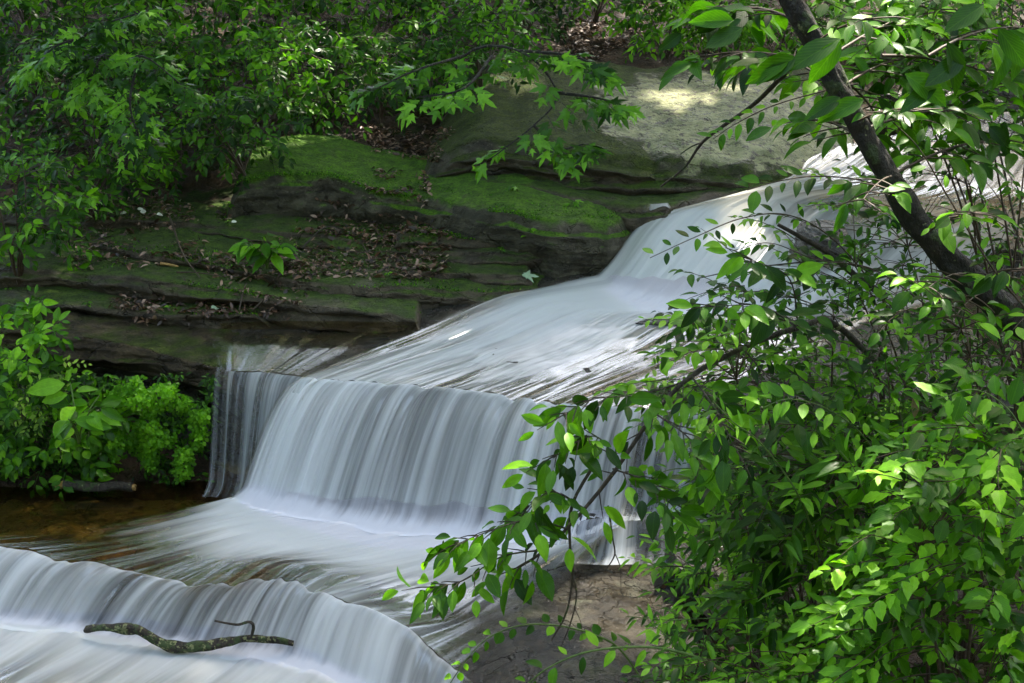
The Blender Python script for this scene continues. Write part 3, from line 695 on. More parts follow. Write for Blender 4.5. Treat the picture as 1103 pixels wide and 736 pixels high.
def tg_poly(poly, y0, y1, n, ymap=None):          # crown points through a volume: outline seen from the front, y0..y1 deep
    xs = [p[0] for p in poly]; ys = [p[1] for p in poly]; out = []
    while len(out) < n:
        px, py = random.uniform(min(xs), max(xs)), random.uniform(min(ys), max(ys))
        if inpoly(px, py, poly):
            q = D(px, py, random.uniform(y0, y1)); h = float(H(q[0], q[1]))
            if q[2] < h + .03: q[2] = h + .03 + random.random() * .1
            out.append(q)
    return np.array(out)
def tg_dome(base, h, rx, ry, n, lo=.25):
    out = []
    for i in range(n):
        d = unit(rv()); r = random.random() ** .35
        q = np.array((d[0] * rx * r, d[1] * ry * r, h * lo + (h * (1 - lo)) * (.5 + .5 * d[2] * r)))
        p = base + q; g_ = float(H(p[0], p[1]))
        if p[2] < g_ + .05: p[2] = g_ + .05 + random.random() * .1
        out.append(p)
    return np.array(out)

# ------------------------------------------------------------------ unseen trees over the stream, crowns placed to block the sun
SUNV = np.array((math.sin(math.radians(38)) * math.cos(math.radians(58)), math.cos(math.radians(38)) * math.cos(math.radians(58)), math.sin(math.radians(58))))
SUN_GAPS = [(D(735, 112, 13.6), .42), (D(800, 95, 13.9), .16), (D(680, 115, 13.5), .16), (D(700, 45, 16.5), .9), (D(1010, 110, 15.5), 1.3), (D(790, 250, 11.3), .40), (D(85, 40, 15), .35),
        (D(240, 20, 16), .5), (D(900, 20, 9), .8), (D(1000, 60, 4.2), .35), (D(600, 45, 16), .5), (D(60, 700, 7.3), .0), (D(330, 60, 13.5), .5), (D(560, 60, 14), .45), (D(420, 60, 14), .4)]  # crowns are left open along the sun's rays to light these spots
def in_sun_gap(P):
    m = np.zeros(len(P), bool)
    for g_, r in SUN_GAPS:
        if r <= 0: continue
        v = P - g_; t = v @ SUNV; dd = np.linalg.norm(v - t[:, None] * SUNV, axis=1); m |= (dd < r) & (t > 2.5)
    return m
def big_tree(x, y, crown, label, nl=2600, size=.37, rad=.2, seed=0):
    z = float(H(x, y)); base = np.array((x, y, z - .1)); e = empty('broadleaf_tree', base, label, 'tree', 'unseen tall trees shading the stream')
    mt = MB(); top = np.array(crown[0][:3], float); mid = np.array((x * .75 + top[0] * .25, y * .75 + top[1] * .25, (z + top[2]) / 2 + .6))
    P = bez(base, mid, top, 24); tube(mt, P - base, np.linspace(rad, rad * .35, 24), 12, .15, seed)
    mt.build('trunk', M['bark'], e)
    ml = MB(); L = Leaves('ovate'); tot = sum(c[3] * c[4] for c in crown)
    for cx, cy_, cz, rx, ry, rz in crown:  # limbs, then clumps of leaves
        c = np.array((cx, cy_, cz)); k = max(3, int(52 * rx * ry / 6))
        P0 = P[np.argmin(((P - c) ** 2).sum(1))]; Q = bez(P0, (P0 + c) / 2 + UP * .5, c, 8); tube(ml, Q - base, np.linspace(rad * .4, rad * .12, 8), 6)
        for i in range(k):
            d = unit(rv()) * rng.uniform(.3, 1) ** .5 * np.array((rx, ry, rz)); q = c + d
            tube(ml, bez(c, (c + q) / 2 + UP * .2, q, 5) - base, np.linspace(rad * .12, .012, 5), 4)
            n = int(2.5 * nl * rx * ry / tot / k); PP = q + rng.normal(0, 1, (n, 3)) * np.array((.6, .6, .3)); PP = PP[~in_sun_gap(PP)]
            PP = PP[(PP[:, 2] > 4.6 + .02 * PP[:, 1]) | (PP[:, 1] < 0) | (PP[:, 0] < -.55 * PP[:, 1] - 4)]
            for p in PP: L.add(p, unit(rv() * np.array((1, 1, .3)) - UP * .2), UP + rv(.35), size * rng.uniform(.7, 1.2))
    ml.build('limb', M['bark'], e); L.build('crown', M['leaf_mid'], e, origin=base)
big_tree(-4.5, 21.5, [(-2.2, 17.5, 9.5, 3.2, 2.6, .9), (-5.5, 18.5, 10, 2.6, 2.4, 1.0), (-1.2, 14.0, 9.0, 2.3, 2.0, .7), (-.4, 11.6, 8.8, 1.8, 1.3, .5)], 'unseen tall broadleaf shade tree on the far hillside above the left bank', 2100, seed=2)
big_tree(2.6, 22.5, [(1.6, 18.0, 9.6, 3.0, 2.6, .9), (4.2, 19.5, 10.2, 2.8, 2.6, 1.0), (2.2, 14.6, 8.8, 2.4, 1.9, .7)], 'unseen tall broadleaf shade tree on the hillside behind the big sunlit slab', 3600, seed=3)
big_tree(9.5, 18.5, [(6.8, 15.5, 9.2, 2.8, 2.6, .9), (5.4, 12.2, 8.6, 2.2, 1.9, .7), (9.0, 19.5, 10, 2.6, 2.6, 1.0)], 'unseen tall broadleaf shade tree rooted beyond the far end of the rapids', 3600, seed=4)
big_tree(8.6, 9.0, [(6.6, 9.0, 8.2, 2.6, 2.4, .8), (4.6, 9.6, 7.8, 2.0, 1.9, .6), (2.6, 11.8, 8.4, 2.0, 1.6, .6), (4.8, 6.9, 7.6, 2.0, 1.6, .5)], 'unseen tall broadleaf shade tree outside the right edge of the picture', 4200, seed=5)
big_tree(-9.2, 13.0, [(-6.0, 13.5, 8.6, 3.0, 2.6, .8), (-4.2, 11.0, 8.0, 2.2, 1.9, .6)], 'unseen tall broadleaf shade tree outside the left edge of the picture', 1500, seed=6)
big_tree(-8.6, 6.4, [(-6.4, 7.6, 8.0, 2.4, 2.4, .8)], 'unseen tall broadleaf shade tree downstream on the left bank', 1500, seed=7)

for x, y, cr, lab in [(-7.5, -3.0, [(-6.5, -2.0, 5.6, 3.6, 2.4, 2.6)], 'unseen broadleaf tree added behind the viewpoint at left to block sky light'), (.5, -7.5, [(0, -6.5, 6.0, 4.0, 2.0, 3.0)], 'unseen broadleaf tree added straight behind the viewpoint to block sky light'),
                      (8.5, -2.0, [(7.0, -2.0, 6.0, 3.4, 3.0, 2.8), (6.5, 3.0, 6.6, 2.2, 2.6, 1.6)], 'unseen broadleaf tree added behind the viewpoint at right to block sky light'), (-12.0, 5.0, [(-10.5, 4.0, 5.2, 2.0, 3.4, 2.6)], 'unseen low branched broadleaf tree added far out on the left to block sky light')]:
    big_tree(x, y, cr, lab, 1500, size=.5, seed=9)  # unseen trees added to block low sky light and deepen the shade
# ------------------------------------------------------------------ undergrowth on the far bank
FB = 'shrubs crowding the far bank'
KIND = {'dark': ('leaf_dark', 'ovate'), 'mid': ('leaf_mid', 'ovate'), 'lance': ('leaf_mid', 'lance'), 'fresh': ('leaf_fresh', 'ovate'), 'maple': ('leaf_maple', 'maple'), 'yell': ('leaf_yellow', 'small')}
far = [ # base px, py, height, rx, ry, kind, leaf size, twigs, label
 (20, 305, 1.15, .65, .5, 'mid', .10, 110, 'bushy shrub with drooping paired leaves at the left edge above the ledge'),
 (95, 235, 1.1, .70, .5, 'mid', .10, 110, 'rounded green shrub over brown litter, left of the white fallen petals'),
 (190, 205, .95, .60, .5, 'mid', .09, 100, 'shrub hanging over the litter terrace above the white petals'),
 (262, 190, .85, .50, .45, 'dark', .10, 80, 'dark small shrub at the left foot of the green mossy slab'),
 (10, 200, 1.5, .8, .6, 'dark', .10, 110, 'dark shadowy shrub at far left behind the drooping bushy shrub'),
 (90, 165, 1.5, .9, .6, 'dark', .11, 110, 'dark tall shrub behind the rounded green shrub'),
 (180, 160, 1.4, .8, .6, 'mid', .10, 120, 'tall leafy shrub left of and behind the mossy slab'),
 (260, 150, 1.3, .8, .6, 'mid', .10, 120, 'dense shrub directly above the left end of the mossy slab'),
 (340, 140, 1.1, .7, .5, 'mid', .10, 110, 'dense shrub behind the crest of the mossy slab'),
 (410, 132, .95, .55, .5, 'dark', .10, 90, 'shaded shrub right of the mossy slab crest with dark gap below'),
 (470, 128, 1.0, .55, .5, 'mid', .09, 90, 'shrub between the shaded shrub and the sunlit slab corner'),
 (520, 100, 1.0, .55, .5, 'mid', .09, 90, 'shrub just left of the top corner of the sunlit slab'),
 (40, 110, 1.6, .9, .7, 'mid', .12, 100, 'upper left hillside shrub with pinkish sun flecks near it'),
 (130, 95, 1.6, .9, .7, 'mid', .12, 110, 'upper hillside shrub right of the pinkish sun flecks'),
 (225, 90, 1.5, .9, .7, 'fresh', .11, 110, 'bright sun touched shrub at the top edge left of centre'),
 (310, 85, 1.4, .8, .7, 'mid', .11, 110, 'hillside shrub at the top edge above the mossy crest'),
 (400, 80, 1.3, .8, .7, 'mid', .11, 110, 'hillside shrub at the top edge left of the red brown litter bank'),
 (480, 75, 1.2, .8, .6, 'mid', .10, 110, 'hillside shrub at top centre beside the litter bank'),
 (560, 52, .9, .6, .5, 'dark', .10, 80, 'low dark shrub at top centre on the litter bank'),
 (716, 62, .95, .55, .4, 'fresh', .10, 120, 'sunlit yellow green bush right behind the top edge of the big slab'),
 (770, 60, .8, .5, .4, 'fresh', .09, 90, 'low bright bush behind the big slab, right of the sunlit yellow green bush'),
 (840, 72, .9, .7, .4, 'mid', .10, 90, 'shrub behind the top right corner of the big slab'),
 (925, 72, 1.0, .7, .4, 'mid', .10, 90, 'shrub behind the leaning tree on the far side of the rapids'),
 (1010, 68, 1.0, .8, .4, 'mid', .11, 90, 'shrub on the far side of the rapids, right of the leaning tree'),
 (1090, 70, 1.1, .8, .4, 'fresh', .11, 90, 'bright shrub at the top right corner beyond the rapids'),
 (640, 25, 1.0, .8, .4, 'mid', .11, 70, 'shrub at the very top above the red brown litter bank'),
 (760, 25, 1.3, .9, .4, 'mid', .12, 90, 'shrub at the very top above the sunlit yellow green bush'),
 (880, 22, 1.4, 1.0, .5, 'mid', .12, 90, 'tall shrub at the very top behind the trunk of the leaning tree'),
 (1000, 20, 1.4, 1.0, .5, 'mid', .12, 90, 'tall shrub at the very top, right of the leaning tree'),
 (30, 25, 1.6, 1.2, .7, 'dark', .13, 110, 'dark shrub in the top left corner of the hillside'),
 (150, 20, 1.6, 1.2, .7, 'dark', .13, 110, 'dark shrub high on the hillside, second from the top left corner'),
 (290, 18, 1.6, 1.2, .7, 'dark', .13, 110, 'dark shrub high on the hillside above the bright sun touched shrub'),
 (430, 16, 1.6, 1.2, .7, 'dark', .13, 110, 'dark shrub high on the hillside at the top centre left'),
 (540, 12, 1.3, 1.0, .7, 'dark', .13, 70, 'dark shrub high on the hillside just left of the top middle'),
]
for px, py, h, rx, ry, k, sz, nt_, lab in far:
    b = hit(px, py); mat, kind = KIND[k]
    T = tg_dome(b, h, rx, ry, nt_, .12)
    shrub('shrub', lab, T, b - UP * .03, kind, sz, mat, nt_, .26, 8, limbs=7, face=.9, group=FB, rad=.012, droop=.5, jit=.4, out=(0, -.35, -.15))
# low seedlings along the foot of the far bank
SEED = []
for i, (px, py) in enumerate([(128, 245), (243, 232), (246, 250), (322, 240), (333, 246), (60, 318), (182, 332), (100, 330), (548, 205), (560, 190), (330, 125), (352, 128), (368, 136), (300, 140), (410, 150), (420, 160)]):
    pass

# maple sapling reaching over the slabs
def sprays(name, label, stems, sprs, kind, size, mat, cat='tree', rad=.012, stem='bark', base=None, wid=1.0, face=.6, group=None, grad=None, jit=.3, droop=.25):
    """stems: lists of 3-D points; sprs: (start, end, nleaves, size factor[, tone])"""
    base = np.asarray(stems[0][0] if base is None else base, float)
    e = empty(name, base, label, cat, group); mb = MB(); L = Leaves(kind)
    for k, s in enumerate(stems):
        P = smooth_line(s, 22); r = (grad[k] if grad else rad); tube(mb, P - base, np.linspace(r, r * .35, 22), 7, .1, k)
    for s in sprs:
        A, B_, n, f = s[:4]; tone = s[4] if len(s) > 4 else None
        d = B_ - A; ln = np.linalg.norm(d); m2 = MB()
        twig(L, m2, A, d + UP * droop * .45 * ln, ln, n, size * f, .0022, droop, face, 55, tone, kind == 'maple', jit)
        off = 0
        for v, f_ in zip(m2.v, m2.f): mb.add(v - base, f_ - off); off += len(v)
    mb.build('branch', M[stem], e); L.build('foliage', M[mat], e, origin=base, wid=wid)
    return e
def dsp(pts, y, dy=0.0):
    return [D(a, b, (y if not hasattr(y, '__len__') else y[i])) for i, (a, b) in enumerate(pts)]
b0 = hit(470, 122)
st = [[b0 - UP * .05, D(500, 60, 11.5), D(560, 55, 10.6), D(600, 100, 10.2), D(575, 135, 10.0), D(530, 170, 9.9)],
      [D(560, 55, 10.6), D(615, 60, 10.4), D(650, 75, 10.3)], [D(600, 100, 10.2), D(640, 105, 10.2), D(668, 112, 10.2)],
      [D(575, 135, 10.0), D(600, 160, 10.0), D(630, 155, 10.0)], [D(500, 60, 11.5), D(450, 75, 10.8), D(400, 98, 10.5)],
      [D(530, 60, 11), D(500, 95, 10.4), D(450, 105, 10.3)]]
sp = []
for s in st:
    Q = smooth_line(s, 12)
    for j in range(2, 12):
        if s is st[0] and j < 4: continue
        q = Q[j]; d = unit(Q[j] - Q[j - 1])
        sp.append((q, q + (d * .5 + unit(np.cross(d, UP)) * random.choice((-1, 1)) * .8 - UP * .25) * .22, 3, 1.0))
sprays('maple_sapling', 'young maple with lobed leaves arching over the mossy slab from the bank behind', st, sp, 'maple', .155, 'leaf_maple', rad=.014, face=.8)
b1 = hit(115, 150)
st = [[b1, D(120, 90, 11.8), D(150, 60, 11.2), D(200, 95, 11.0)], [D(120, 90, 11.8), D(110, 60, 11.2), D(95, 95, 11)], [D(120, 90, 11.8), D(90, 40, 11.3), D(160, 10, 11)], [D(150, 60, 11.2), D(140, 110, 10.9), D(150, 150, 10.8)], [D(90, 40, 11.3), D(60, 50, 11), D(40, 70, 11)]]
sp = []
for s in st:
    Q = smooth_line(s, 12)
    for j in range(2, 12):
        q = Q[j]; d = unit(Q[j] - Q[j - 1])
        for sg in (-1, 1): sp.append((q, q + (d * .5 + unit(np.cross(d, UP)) * sg * .8 - UP * .2) * .24, 3, 1.0))
sprays('maple_sapling', 'young maple with pale lobed leaves standing among the left bank shrubs', st, sp, 'maple', .135, 'leaf_maple', rad=.014, face=.9)

# bright potted-looking clump growing from the litter
def clump(name, px, py, n, size, mat, kind, label, h=.2, stalk=None, spread=1.0, group=None, cat='plant', pos=None, lean=(0, -.3, 0), face=.5, wid=1.0):
    b = hit(px, py) if pos is None else np.asarray(pos, float); e = empty(name, b, label, cat, group); mb = MB(); L = Leaves(kind)
    ns = max(2, n // 5)
    for i in range(ns):
        a = random.uniform(0, 6.28); r = h * .55 * spread * random.uniform(.2, 1)
        tip = np.array((math.cos(a) * r, math.sin(a) * r, h * random.uniform(.5, 1))) + np.array(lean) * h
        P = bez(np.zeros(3), tip * np.array((.2, .2, .6)), tip, 6); tube(mb, P, np.linspace(.004, .002, 6) * max(1, size / .1), 4)
        for j in range(max(2, n // ns)):
            q = P[-1 - (j // 2)]; aa = a + rng.uniform(-1.7, 1.7) * (1 + .5 * (j // 2)); d = np.array((math.cos(aa), math.sin(aa), rng.uniform(-.45, .15)))
            L.add(q + d * size * .15, unit(d), UP + FACE * face + rv(.25), size * rng.uniform(.65, 1.1))
    mb.build('stem', M['stem_green'], e); L.build('foliage', M[mat], e, wid=wid)
    return e
clump('leafy_plant', 288, 294, 40, .20, 'leaf_fresh', 'ovate', 'bright green broad leaved plant standing alone on the leaf litter terrace', .36, pos=hit(288, 296) + UP * .04, face=.6, spread=.7)
clump('leafy_plant', 64, 322, 18, .17, 'leaf_fresh', 'ovate', 'bright long leaved plant at left on the shelf above the overhanging ledge', .22, pos=hit(30, 345))
clump('seedling', 245, 235, 8, .07, 'leaf_mid', 'ovate', 'small seedling below the left end of the mossy slab', .14)
clump('seedling', 247, 252, 12, .035, 'leaf_yellow', 'small', 'wispy yellow green sprig just above the bright broad leaved plant', .2, spread=.5)
clump('seedling', 324, 243, 9, .06, 'leaf_mid', 'ovate', 'tiny seedling on the leaf litter under the dark face of the mossy slab', .1)
clump('seedling', 131, 240, 9, .06, 'leaf_mid', 'ovate', 'tiny seedling close to the white petals', .1)
clump('seedling', 186, 337, 9, .05, 'leaf_fresh', 'lance', 'tiny seedling with narrow leaves on the litter left of the amber trickle', .07)
clump('seedling', 568, 272, 12, .07, 'leaf_mid', 'ovate', 'upright seedling with wavy stem in front of the dark ledge by the stream', .2, spread=.5)
clump('seedling', 541, 274, 8, .04, 'leaf_fresh', 'small', 'tiny bright seedling left of the upright one by the stream', .06)
clump('seedling', 610, 183, 5, .05, 'leaf_mid', 'maple', 'small lobed seedling on the wet shelf below the crevice', .04)
clump('seedling', 335, 133, 9, .06, 'leaf_fresh', 'ovate', 'small bright seedling on the crest of the mossy slab', .08)
clump('seedling', 615, 222, 6, .09, 'leaf_maple', 'maple', 'lobed seedling growing from the right end of the mossy slab', .06)
clump('seedling', 558, 207, 6, .10, 'leaf_maple', 'maple', 'lobed seedling on the middle of the mossy slab', .08)
clump('seedling', 95, 338, 8, .05, 'leaf_mid', 'ovate', 'tiny seedling on the brown shelf at left', .05)
clump('seedling', 418, 300, 8, .04, 'leaf_fresh', 'small', 'tiny seedling at the right end of the leaf litter', .05)

# ------------------------------------------------------------------ plants under the overhanging ledge, by the still pool
def wallpt(px, py, y=9.35): return D(px, py, y)
e = clump('broad_leaf_plant', 95, 505, 24, .25, 'leaf_fresh', 'ovate', 'plant with very large drooping veined leaves under the overhanging ledge', .42, pos=D(85, 478, 9.0), spread=1.3, face=1.1, lean=(.05, -.25, .1), wid=.95)
for i, (poly, kind, mat, sz, lab) in enumerate([
    ([(-10, 330), (50, 320), (60, 350), (55, 400), (40, 460), (-10, 470)], 'ovate', 'leaf_fresh', .11, 'bright leafy shrub spilling over the ledge at the left edge'),
    ([(-10, 400), (60, 390), (110, 430), (110, 515), (-10, 518)], 'ovate', 'leaf_mid', .11, 'leafy shrub at the left edge behind the large veined leaves'),
    ([(-10, 455), (110, 460), (130, 495), (110, 500), (-10, 500)], 'round', 'leaf_mid', .09, 'low round leaved plant at the edge of the still brown pool'),
    ([(30, 395), (75, 390), (60, 450), (15, 460)], 'small', 'leaf_yellow', .05, 'yellow green fine leaved plant left of the large veined leaves'),
    ]):
    T = tg_poly(poly, 9.2, 9.6, 55); shrub('shrub', lab, T, D(60 + i * 15, 505, 9.6), kind, sz, mat, 55, .14, 7, limbs=6, rad=.006, stem='stem_green', face=1.2, droop=.6)
# small leaved ground cover on the wet wall: nobody could count it
L = Leaves('round'); 
poly = [(112, 425), (150, 405), (200, 415), (225, 440), (222, 470), (215, 505), (190, 522), (150, 520), (118, 500)]
while len(L.p) < 2600:
    px, py = random.uniform(105, 230), random.uniform(400, 525)
    v = float(vnoise(px / 18., py / 14., 0, 4))
    if inpoly(px, py, poly) and v > -.25 + .3 * random.random():
        y = 9.42 + .1 * float(vnoise(px / 25., py / 25., 3, 5)) - .1 * (v + .2) - random.random() * .08
        L.add(D(px, py, y), unit(rv() * np.array((1, .4, .8)) + FACE * .4 - UP * .3), UP + FACE * 1.3 + rv(.4), random.uniform(.022, .042), .35 + .4 * v + random.random() * .35)
tag(L.build('ground_cover', M['leaf_fresh']), 'small round leaved ground cover on the wet wall left of the trickle', 'ground cover', kind='stuff')
L = Leaves('ovate')
while len(L.p) < 2400:
    px, py = random.uniform(-10, 232), random.uniform(392, 524); f = float(vnoise(px / 26., py / 20., 0, 24))
    if py > 402 - (px < 60) * 20 and f > -.35 + .5 * random.random(): L.add(D(px, py, 9.52 - .06 * f - random.random() * .08), unit(rv() * np.array((1, .4, .7)) + FACE * .4 - UP * .6), UP + FACE * 1.1 + rv(.4), random.uniform(.03, .065), random.random())
tag(L.build('ground_cover', M['leaf_dark']), 'dark trailing leaves covering the shaded wall under the overhanging ledge', 'ground cover', kind='stuff')
L = Leaves('small')                        # moss tufts and tiny plants along the terrace edges
while len(L.p) < 5200:
    sl = random.choice((c1, c2, c3, c4, c3b, m2)); x = random.uniform(sl.x[0] + .3, sl.x[-1] - .05); d = random.random() ** 2 * .35
    if float(vnoise(x * 1.7, d * 4, sl.seed, 61)) < .05: continue
    y = float(sl.yf(np.array([x]))[0]) + d + .01; z = float(sl.top(np.array([x]), d)[0])
    if z < float(H(x, y)) - .03: continue
    L.add(np.array((x, y, z - .004)), unit(rv() * np.array((1, 1, .2)) + UP * .9 + FACE * .3), FACE + UP * .3 + rv(.5), random.uniform(.012, .028), random.random())
tag(L.build('moss', M['leaf_mid'], wid=1.0), 'tufts of moss along the lips of the terraces', 'moss', kind='stuff')
# ------------------------------------------------------------------ leaf litter (stuff)
L = Leaves('ovate')
zones = [([(350, 222), (420, 222), (470, 232), (490, 262), (480, 300), (440, 305), (330, 300), (290, 285), (300, 262), (350, 250), (330, 235)], 1500),
         ([(190, 262), (300, 262), (330, 290), (330, 320), (240, 305), (180, 280)], 420), ([(140, 318), (330, 325), (330, 345), (150, 352), (110, 330)], 420),
         ([(90, 215), (240, 210), (250, 240), (90, 262)], 420), ([(60, 262), (200, 262), (190, 290), (60, 292)], 200),
         ([(400, 184), (460, 190), (470, 210), (420, 206)], 110), ([(600, 15), (700, 20), (720, 62), (600, 68)], 700), ([(390, 140), (490, 140), (470, 178), (400, 165)], 420), ([(0, 60), (600, 0), (600, 60), (0, 200)], 1400), ([(700, 0), (1103, 0), (1103, 80), (700, 65)], 500), ([(700, 480), (1000, 480), (900, 700), (700, 650)], 150)]
for poly, n in zones:
    xs = [p[0] for p in poly]; ys = [p[1] for p in poly]; k = 0; n = int(n * 1.5)
    while k < n:
        px, py = random.uniform(min(xs), max(xs)), random.uniform(min(ys), max(ys))
        if not inpoly(px, py, poly): continue
        if n < 1350 and float(vnoise(px / 22., py / 10., 0, 14)) < -.25: k += .3; continue
        q = hit(px, py); k += 1
        L.add(q + UP * random.uniform(.008, .035), unit(rv() * np.array((1, 1, .35))), UP + rv(.45), random.uniform(.022, .05) if random.random() < .6 else random.uniform(.05, .09), random.random() ** 1.6)
tag(L.build('leaf_litter', M['dead']), 'brown dead leaves strewn over the terraces and the bank', 'leaf litter', kind='stuff')

# single fallen leaves, petals, sticks
def single_leaf(name, px, py, size, kind, mat, label, ang, group=None, cat='leaf', rise=.012, n=UP):
    q = hit(px, py) + UP * rise; L = Leaves(kind); L.add(np.zeros(3), np.array((math.cos(ang), math.sin(ang), .02)), n, size, .6)
    o = L.build(name, M[mat]); o.location = tuple(q); return tag(o, label, cat, group)
single_leaf('fallen_leaf', 562, 302, .17, 'maple', 'palefallen', 'large pale green fallen leaf lying flat beside the stream', .3, n=UP + FACE * .6, rise=.03)
single_leaf('fallen_leaf', 694, 204, .17, 'maple', 'palefallen', 'pale fallen leaf at the tip of the bare twig on the wet shelf', .1, n=UP + FACE * .6, rise=.03)
single_leaf('fallen_leaf', 88, 277, .12, 'maple', 'palefallen', 'pale green fallen leaf near the left shrubs', .4, n=UP + FACE * .5, rise=.02)
single_leaf('fallen_leaf', 229, 348, .09, 'round', 'palefallen', 'square yellowish fallen leaf at the start of the amber trickle', 1., n=UP + FACE, rise=.03)
single_leaf('fallen_leaf', 341, 265, .10, 'ovate', 'palefallen', 'curled pale yellow leaf on the litter beside the bright plant', .6, n=UP + FACE * .7, rise=.03)
single_leaf('fallen_leaf', 316, 272, .09, 'ovate', 'leaf_yellow', 'bright yellow green leaf just right of the broad leaved plant', .9, n=UP + FACE, rise=.06)
for i, (px, py) in enumerate([(120, 224), (137, 235), (148, 231), (158, 234), (169, 238), (194, 222), (255, 246)]):
    single_leaf('petal', px, py, .06, 'round', 'petal', 'small white petal lying on the brown litter terrace', random.random() * 6, 'white petals on the litter terrace', 'petal', rise=.05, n=UP + FACE)
def stick(name, pts, r, mat, label, cat='stick', group=None, sides=6, rough=.2, ends=.5):
    P = smooth_line(pts, 24); o0 = P[0]; mb = MB(); tube(mb, P - o0, np.linspace(r, r * ends, 24), sides, rough, 4); o = mb.build(name, M[mat]); o.location = tuple(o0); return tag(o, label, cat, group)
stick('stick', [hit(184, 252) + UP * .16, hit(198, 285) + UP * .05, hit(216, 303) + UP * .02], .010, 'stem', 'thin stick leaning steeply across two terraces below the petals')
stick('stick', [hit(190, 296) + UP * .02, hit(215, 298) + UP * .03, hit(243, 301) + UP * .02], .008, 'stem', 'thin stick lying beneath the leaning stick')
stick('stick', [hit(258, 342) + UP * .02, hit(263, 325) + UP * .02, hit(266, 310) + UP * .03], .008, 'stem', 'short twig propped on the moss block above the trickle')
stick('stick', [hit(272, 341) + UP * .02, hit(290, 334) + UP * .02, hit(302, 331) + UP * .03], .007, 'stem', 'thin twig lying right of the propped one')
stick('stick', [hit(325, 272) + UP * .03, hit(350, 256) + UP * .06, hit(372, 254) + UP * .05], .010, 'wood', 'dark curved twig over the litter right of the bright plant')
stick('stick', [hit(390, 268) + UP * .03, hit(398, 280) + UP * .03, hit(405, 288) + UP * .02], .007, 'stem', 'short grey twig in the middle of the dead leaves')
stick('piece_of_wood', [hit(173, 288) + UP * .03, hit(182, 289) + UP * .03, hit(192, 291) + UP * .03], .016, 'cutwood', 'short reddish piece of wood on the second terrace')
# log at the far side of the still pool
p0, p1 = W(60, 523, .03), W(143, 525, .03)
e = empty('log', p0, 'short broken log with yellow ends floating at the far edge of the brown pool', 'log')
mb = MB(); P = smooth_line([p0 + (p1 - p0) * t + UP * .012 * math.sin(t * 9) for t in np.linspace(0, 1, 6)], 26) - p0
tube(mb, P[3:], .038, 10, .35, 6); mb.build('bark', M['wood'], e)
mb = MB(); tube(mb, P[:6] * 1.0, np.linspace(.022, .033, 6), 8, .5, 8); mb.build('bare_end', M['cutwood'], e)
mb = MB(); tube(mb, P[23:] + np.array((.02, 0, 0)), np.linspace(.034, .028, 3), 8, .5, 9); mb.build('bare_end', M['cutwood'], e)
# branch lying in the lower fall
pb = [D(92, 678, 7.55), D(110, 676, 7.50), D(130, 677, 7.46), D(152, 680, 7.42), D(175, 692, 7.38), D(205, 698, 7.34), D(240, 693, 7.32), D(268, 688, 7.30), D(296, 689, 7.30), D(316, 693, 7.32)]
e = empty('fallen_branch', pb[0], 'crooked lichen spotted branch caught at the foot of the lower fall', 'branch')
mb = MB(); P = smooth_line(pb, 60) - pb[0]; tube(mb, P, np.interp(np.linspace(0, 1, 60), [0, .2, .5, .75, 1], [.018, .026, .030, .026, .018]), 14, .6, 3); mb.build('limb', M['lichen_wood'], e)
mb = MB(); P = smooth_line([D(270, 690, 7.30), D(273, 675, 7.27), D(268, 670, 7.26), D(257, 673, 7.25), D(247, 672, 7.24), D(231, 669, 7.22)], 26) - pb[0]; tube(mb, P, np.linspace(.011, .007, 26), 7, .3, 5); mb.build('side_twig', M['wood'], e)
# bare twig over the sunlit slab
q = [D(855, 68, 6.0), D(842, 82, 6.1), D(815, 110, 6.3), D(790, 128, 6.5), D(757, 153, 6.7), D(738, 180, 6.9), D(712, 200, 7.1)]

# ------------------------------------------------------------------ near bank: the leaning tree
tb = hit(1180, 520); 
TR = [tb - UP * .1, D(1150, 400, 4.45), D(1085, 335, 4.35), D(1050, 305, 4.3), D(1015, 272, 4.3), D(985, 236, 4.3), D(955, 186, 4.3), D(924, 135, 4.3), D(890, 68, 4.3), D(855, 5, 4.3), D(820, -70, 4.35), D(740, -240, 4.6), D(700, -420, 5.0)]
e = empty('leaning_tree', TR[0], 'slender dark tree trunk leaning left across the upper right of the picture', 'tree')
mb = MB(); P = smooth_line(TR, 150) - TR[0]; tt = np.linspace(0, 1, 150)
tube(mb, P, np.interp(tt, [0, .15, .25, .6, .8, 1], [.09, .062, .046, .035, .034, .03]), 22, .22, 13); mb.build('trunk', M['bark'], e)
mb = MB(); L = Leaves('ovate')
def addtw(A, B_, n, size, r=.0025, droop=.25, face=.5, tone=None, jit=.3, opp=False):
    d = B_ - A; ln = np.linalg.norm(d); m2 = MB(); PP = twig(L, m2, A, d + UP * droop * .45 * ln, ln, n, size, r, droop, face, 55, tone, opp, jit)
    off = 0
    for v, f in zip(m2.v, m2.f): mb.add(v - TR[0], f - off); off += len(v)
    return PP
for (a, b), (c, d) in [((895, 75), (760, 60)), ((905, 95), (1000, 60)), ((870, 30), (780, 10)), ((890, 65), (1010, 10)), ((940, 160), (870, 130)), ((930, 140), (1060, 120)), ((960, 190), (1080, 150)), ((915, 110), (830, 60)), ((900, 80), (960, 150)), ((1000, 60), (1100, 30)), ((950, 60), (1080, 90))]:
    y = 4.75 + rng.uniform(-.2, .5); A = D(a, b, 4.34); Bq = D(c, d, y); PB = bez(A, (A + Bq) / 2 + UP * .06, Bq, 8); tube(mb, PB - TR[0], np.linspace(.006, .003, 8), 4)
    for j in range(2, 8):
        for sg in (-1, 1):
            t_ = unit(PB[j] - PB[j - 1]); dr = t_ * .5 + unit(np.cross(t_, UP)) * sg + rv(.15); dr[2] -= .2
            addtw(PB[j], PB[j] + dr * .12, 3, .115, droop=.3, face=.35)
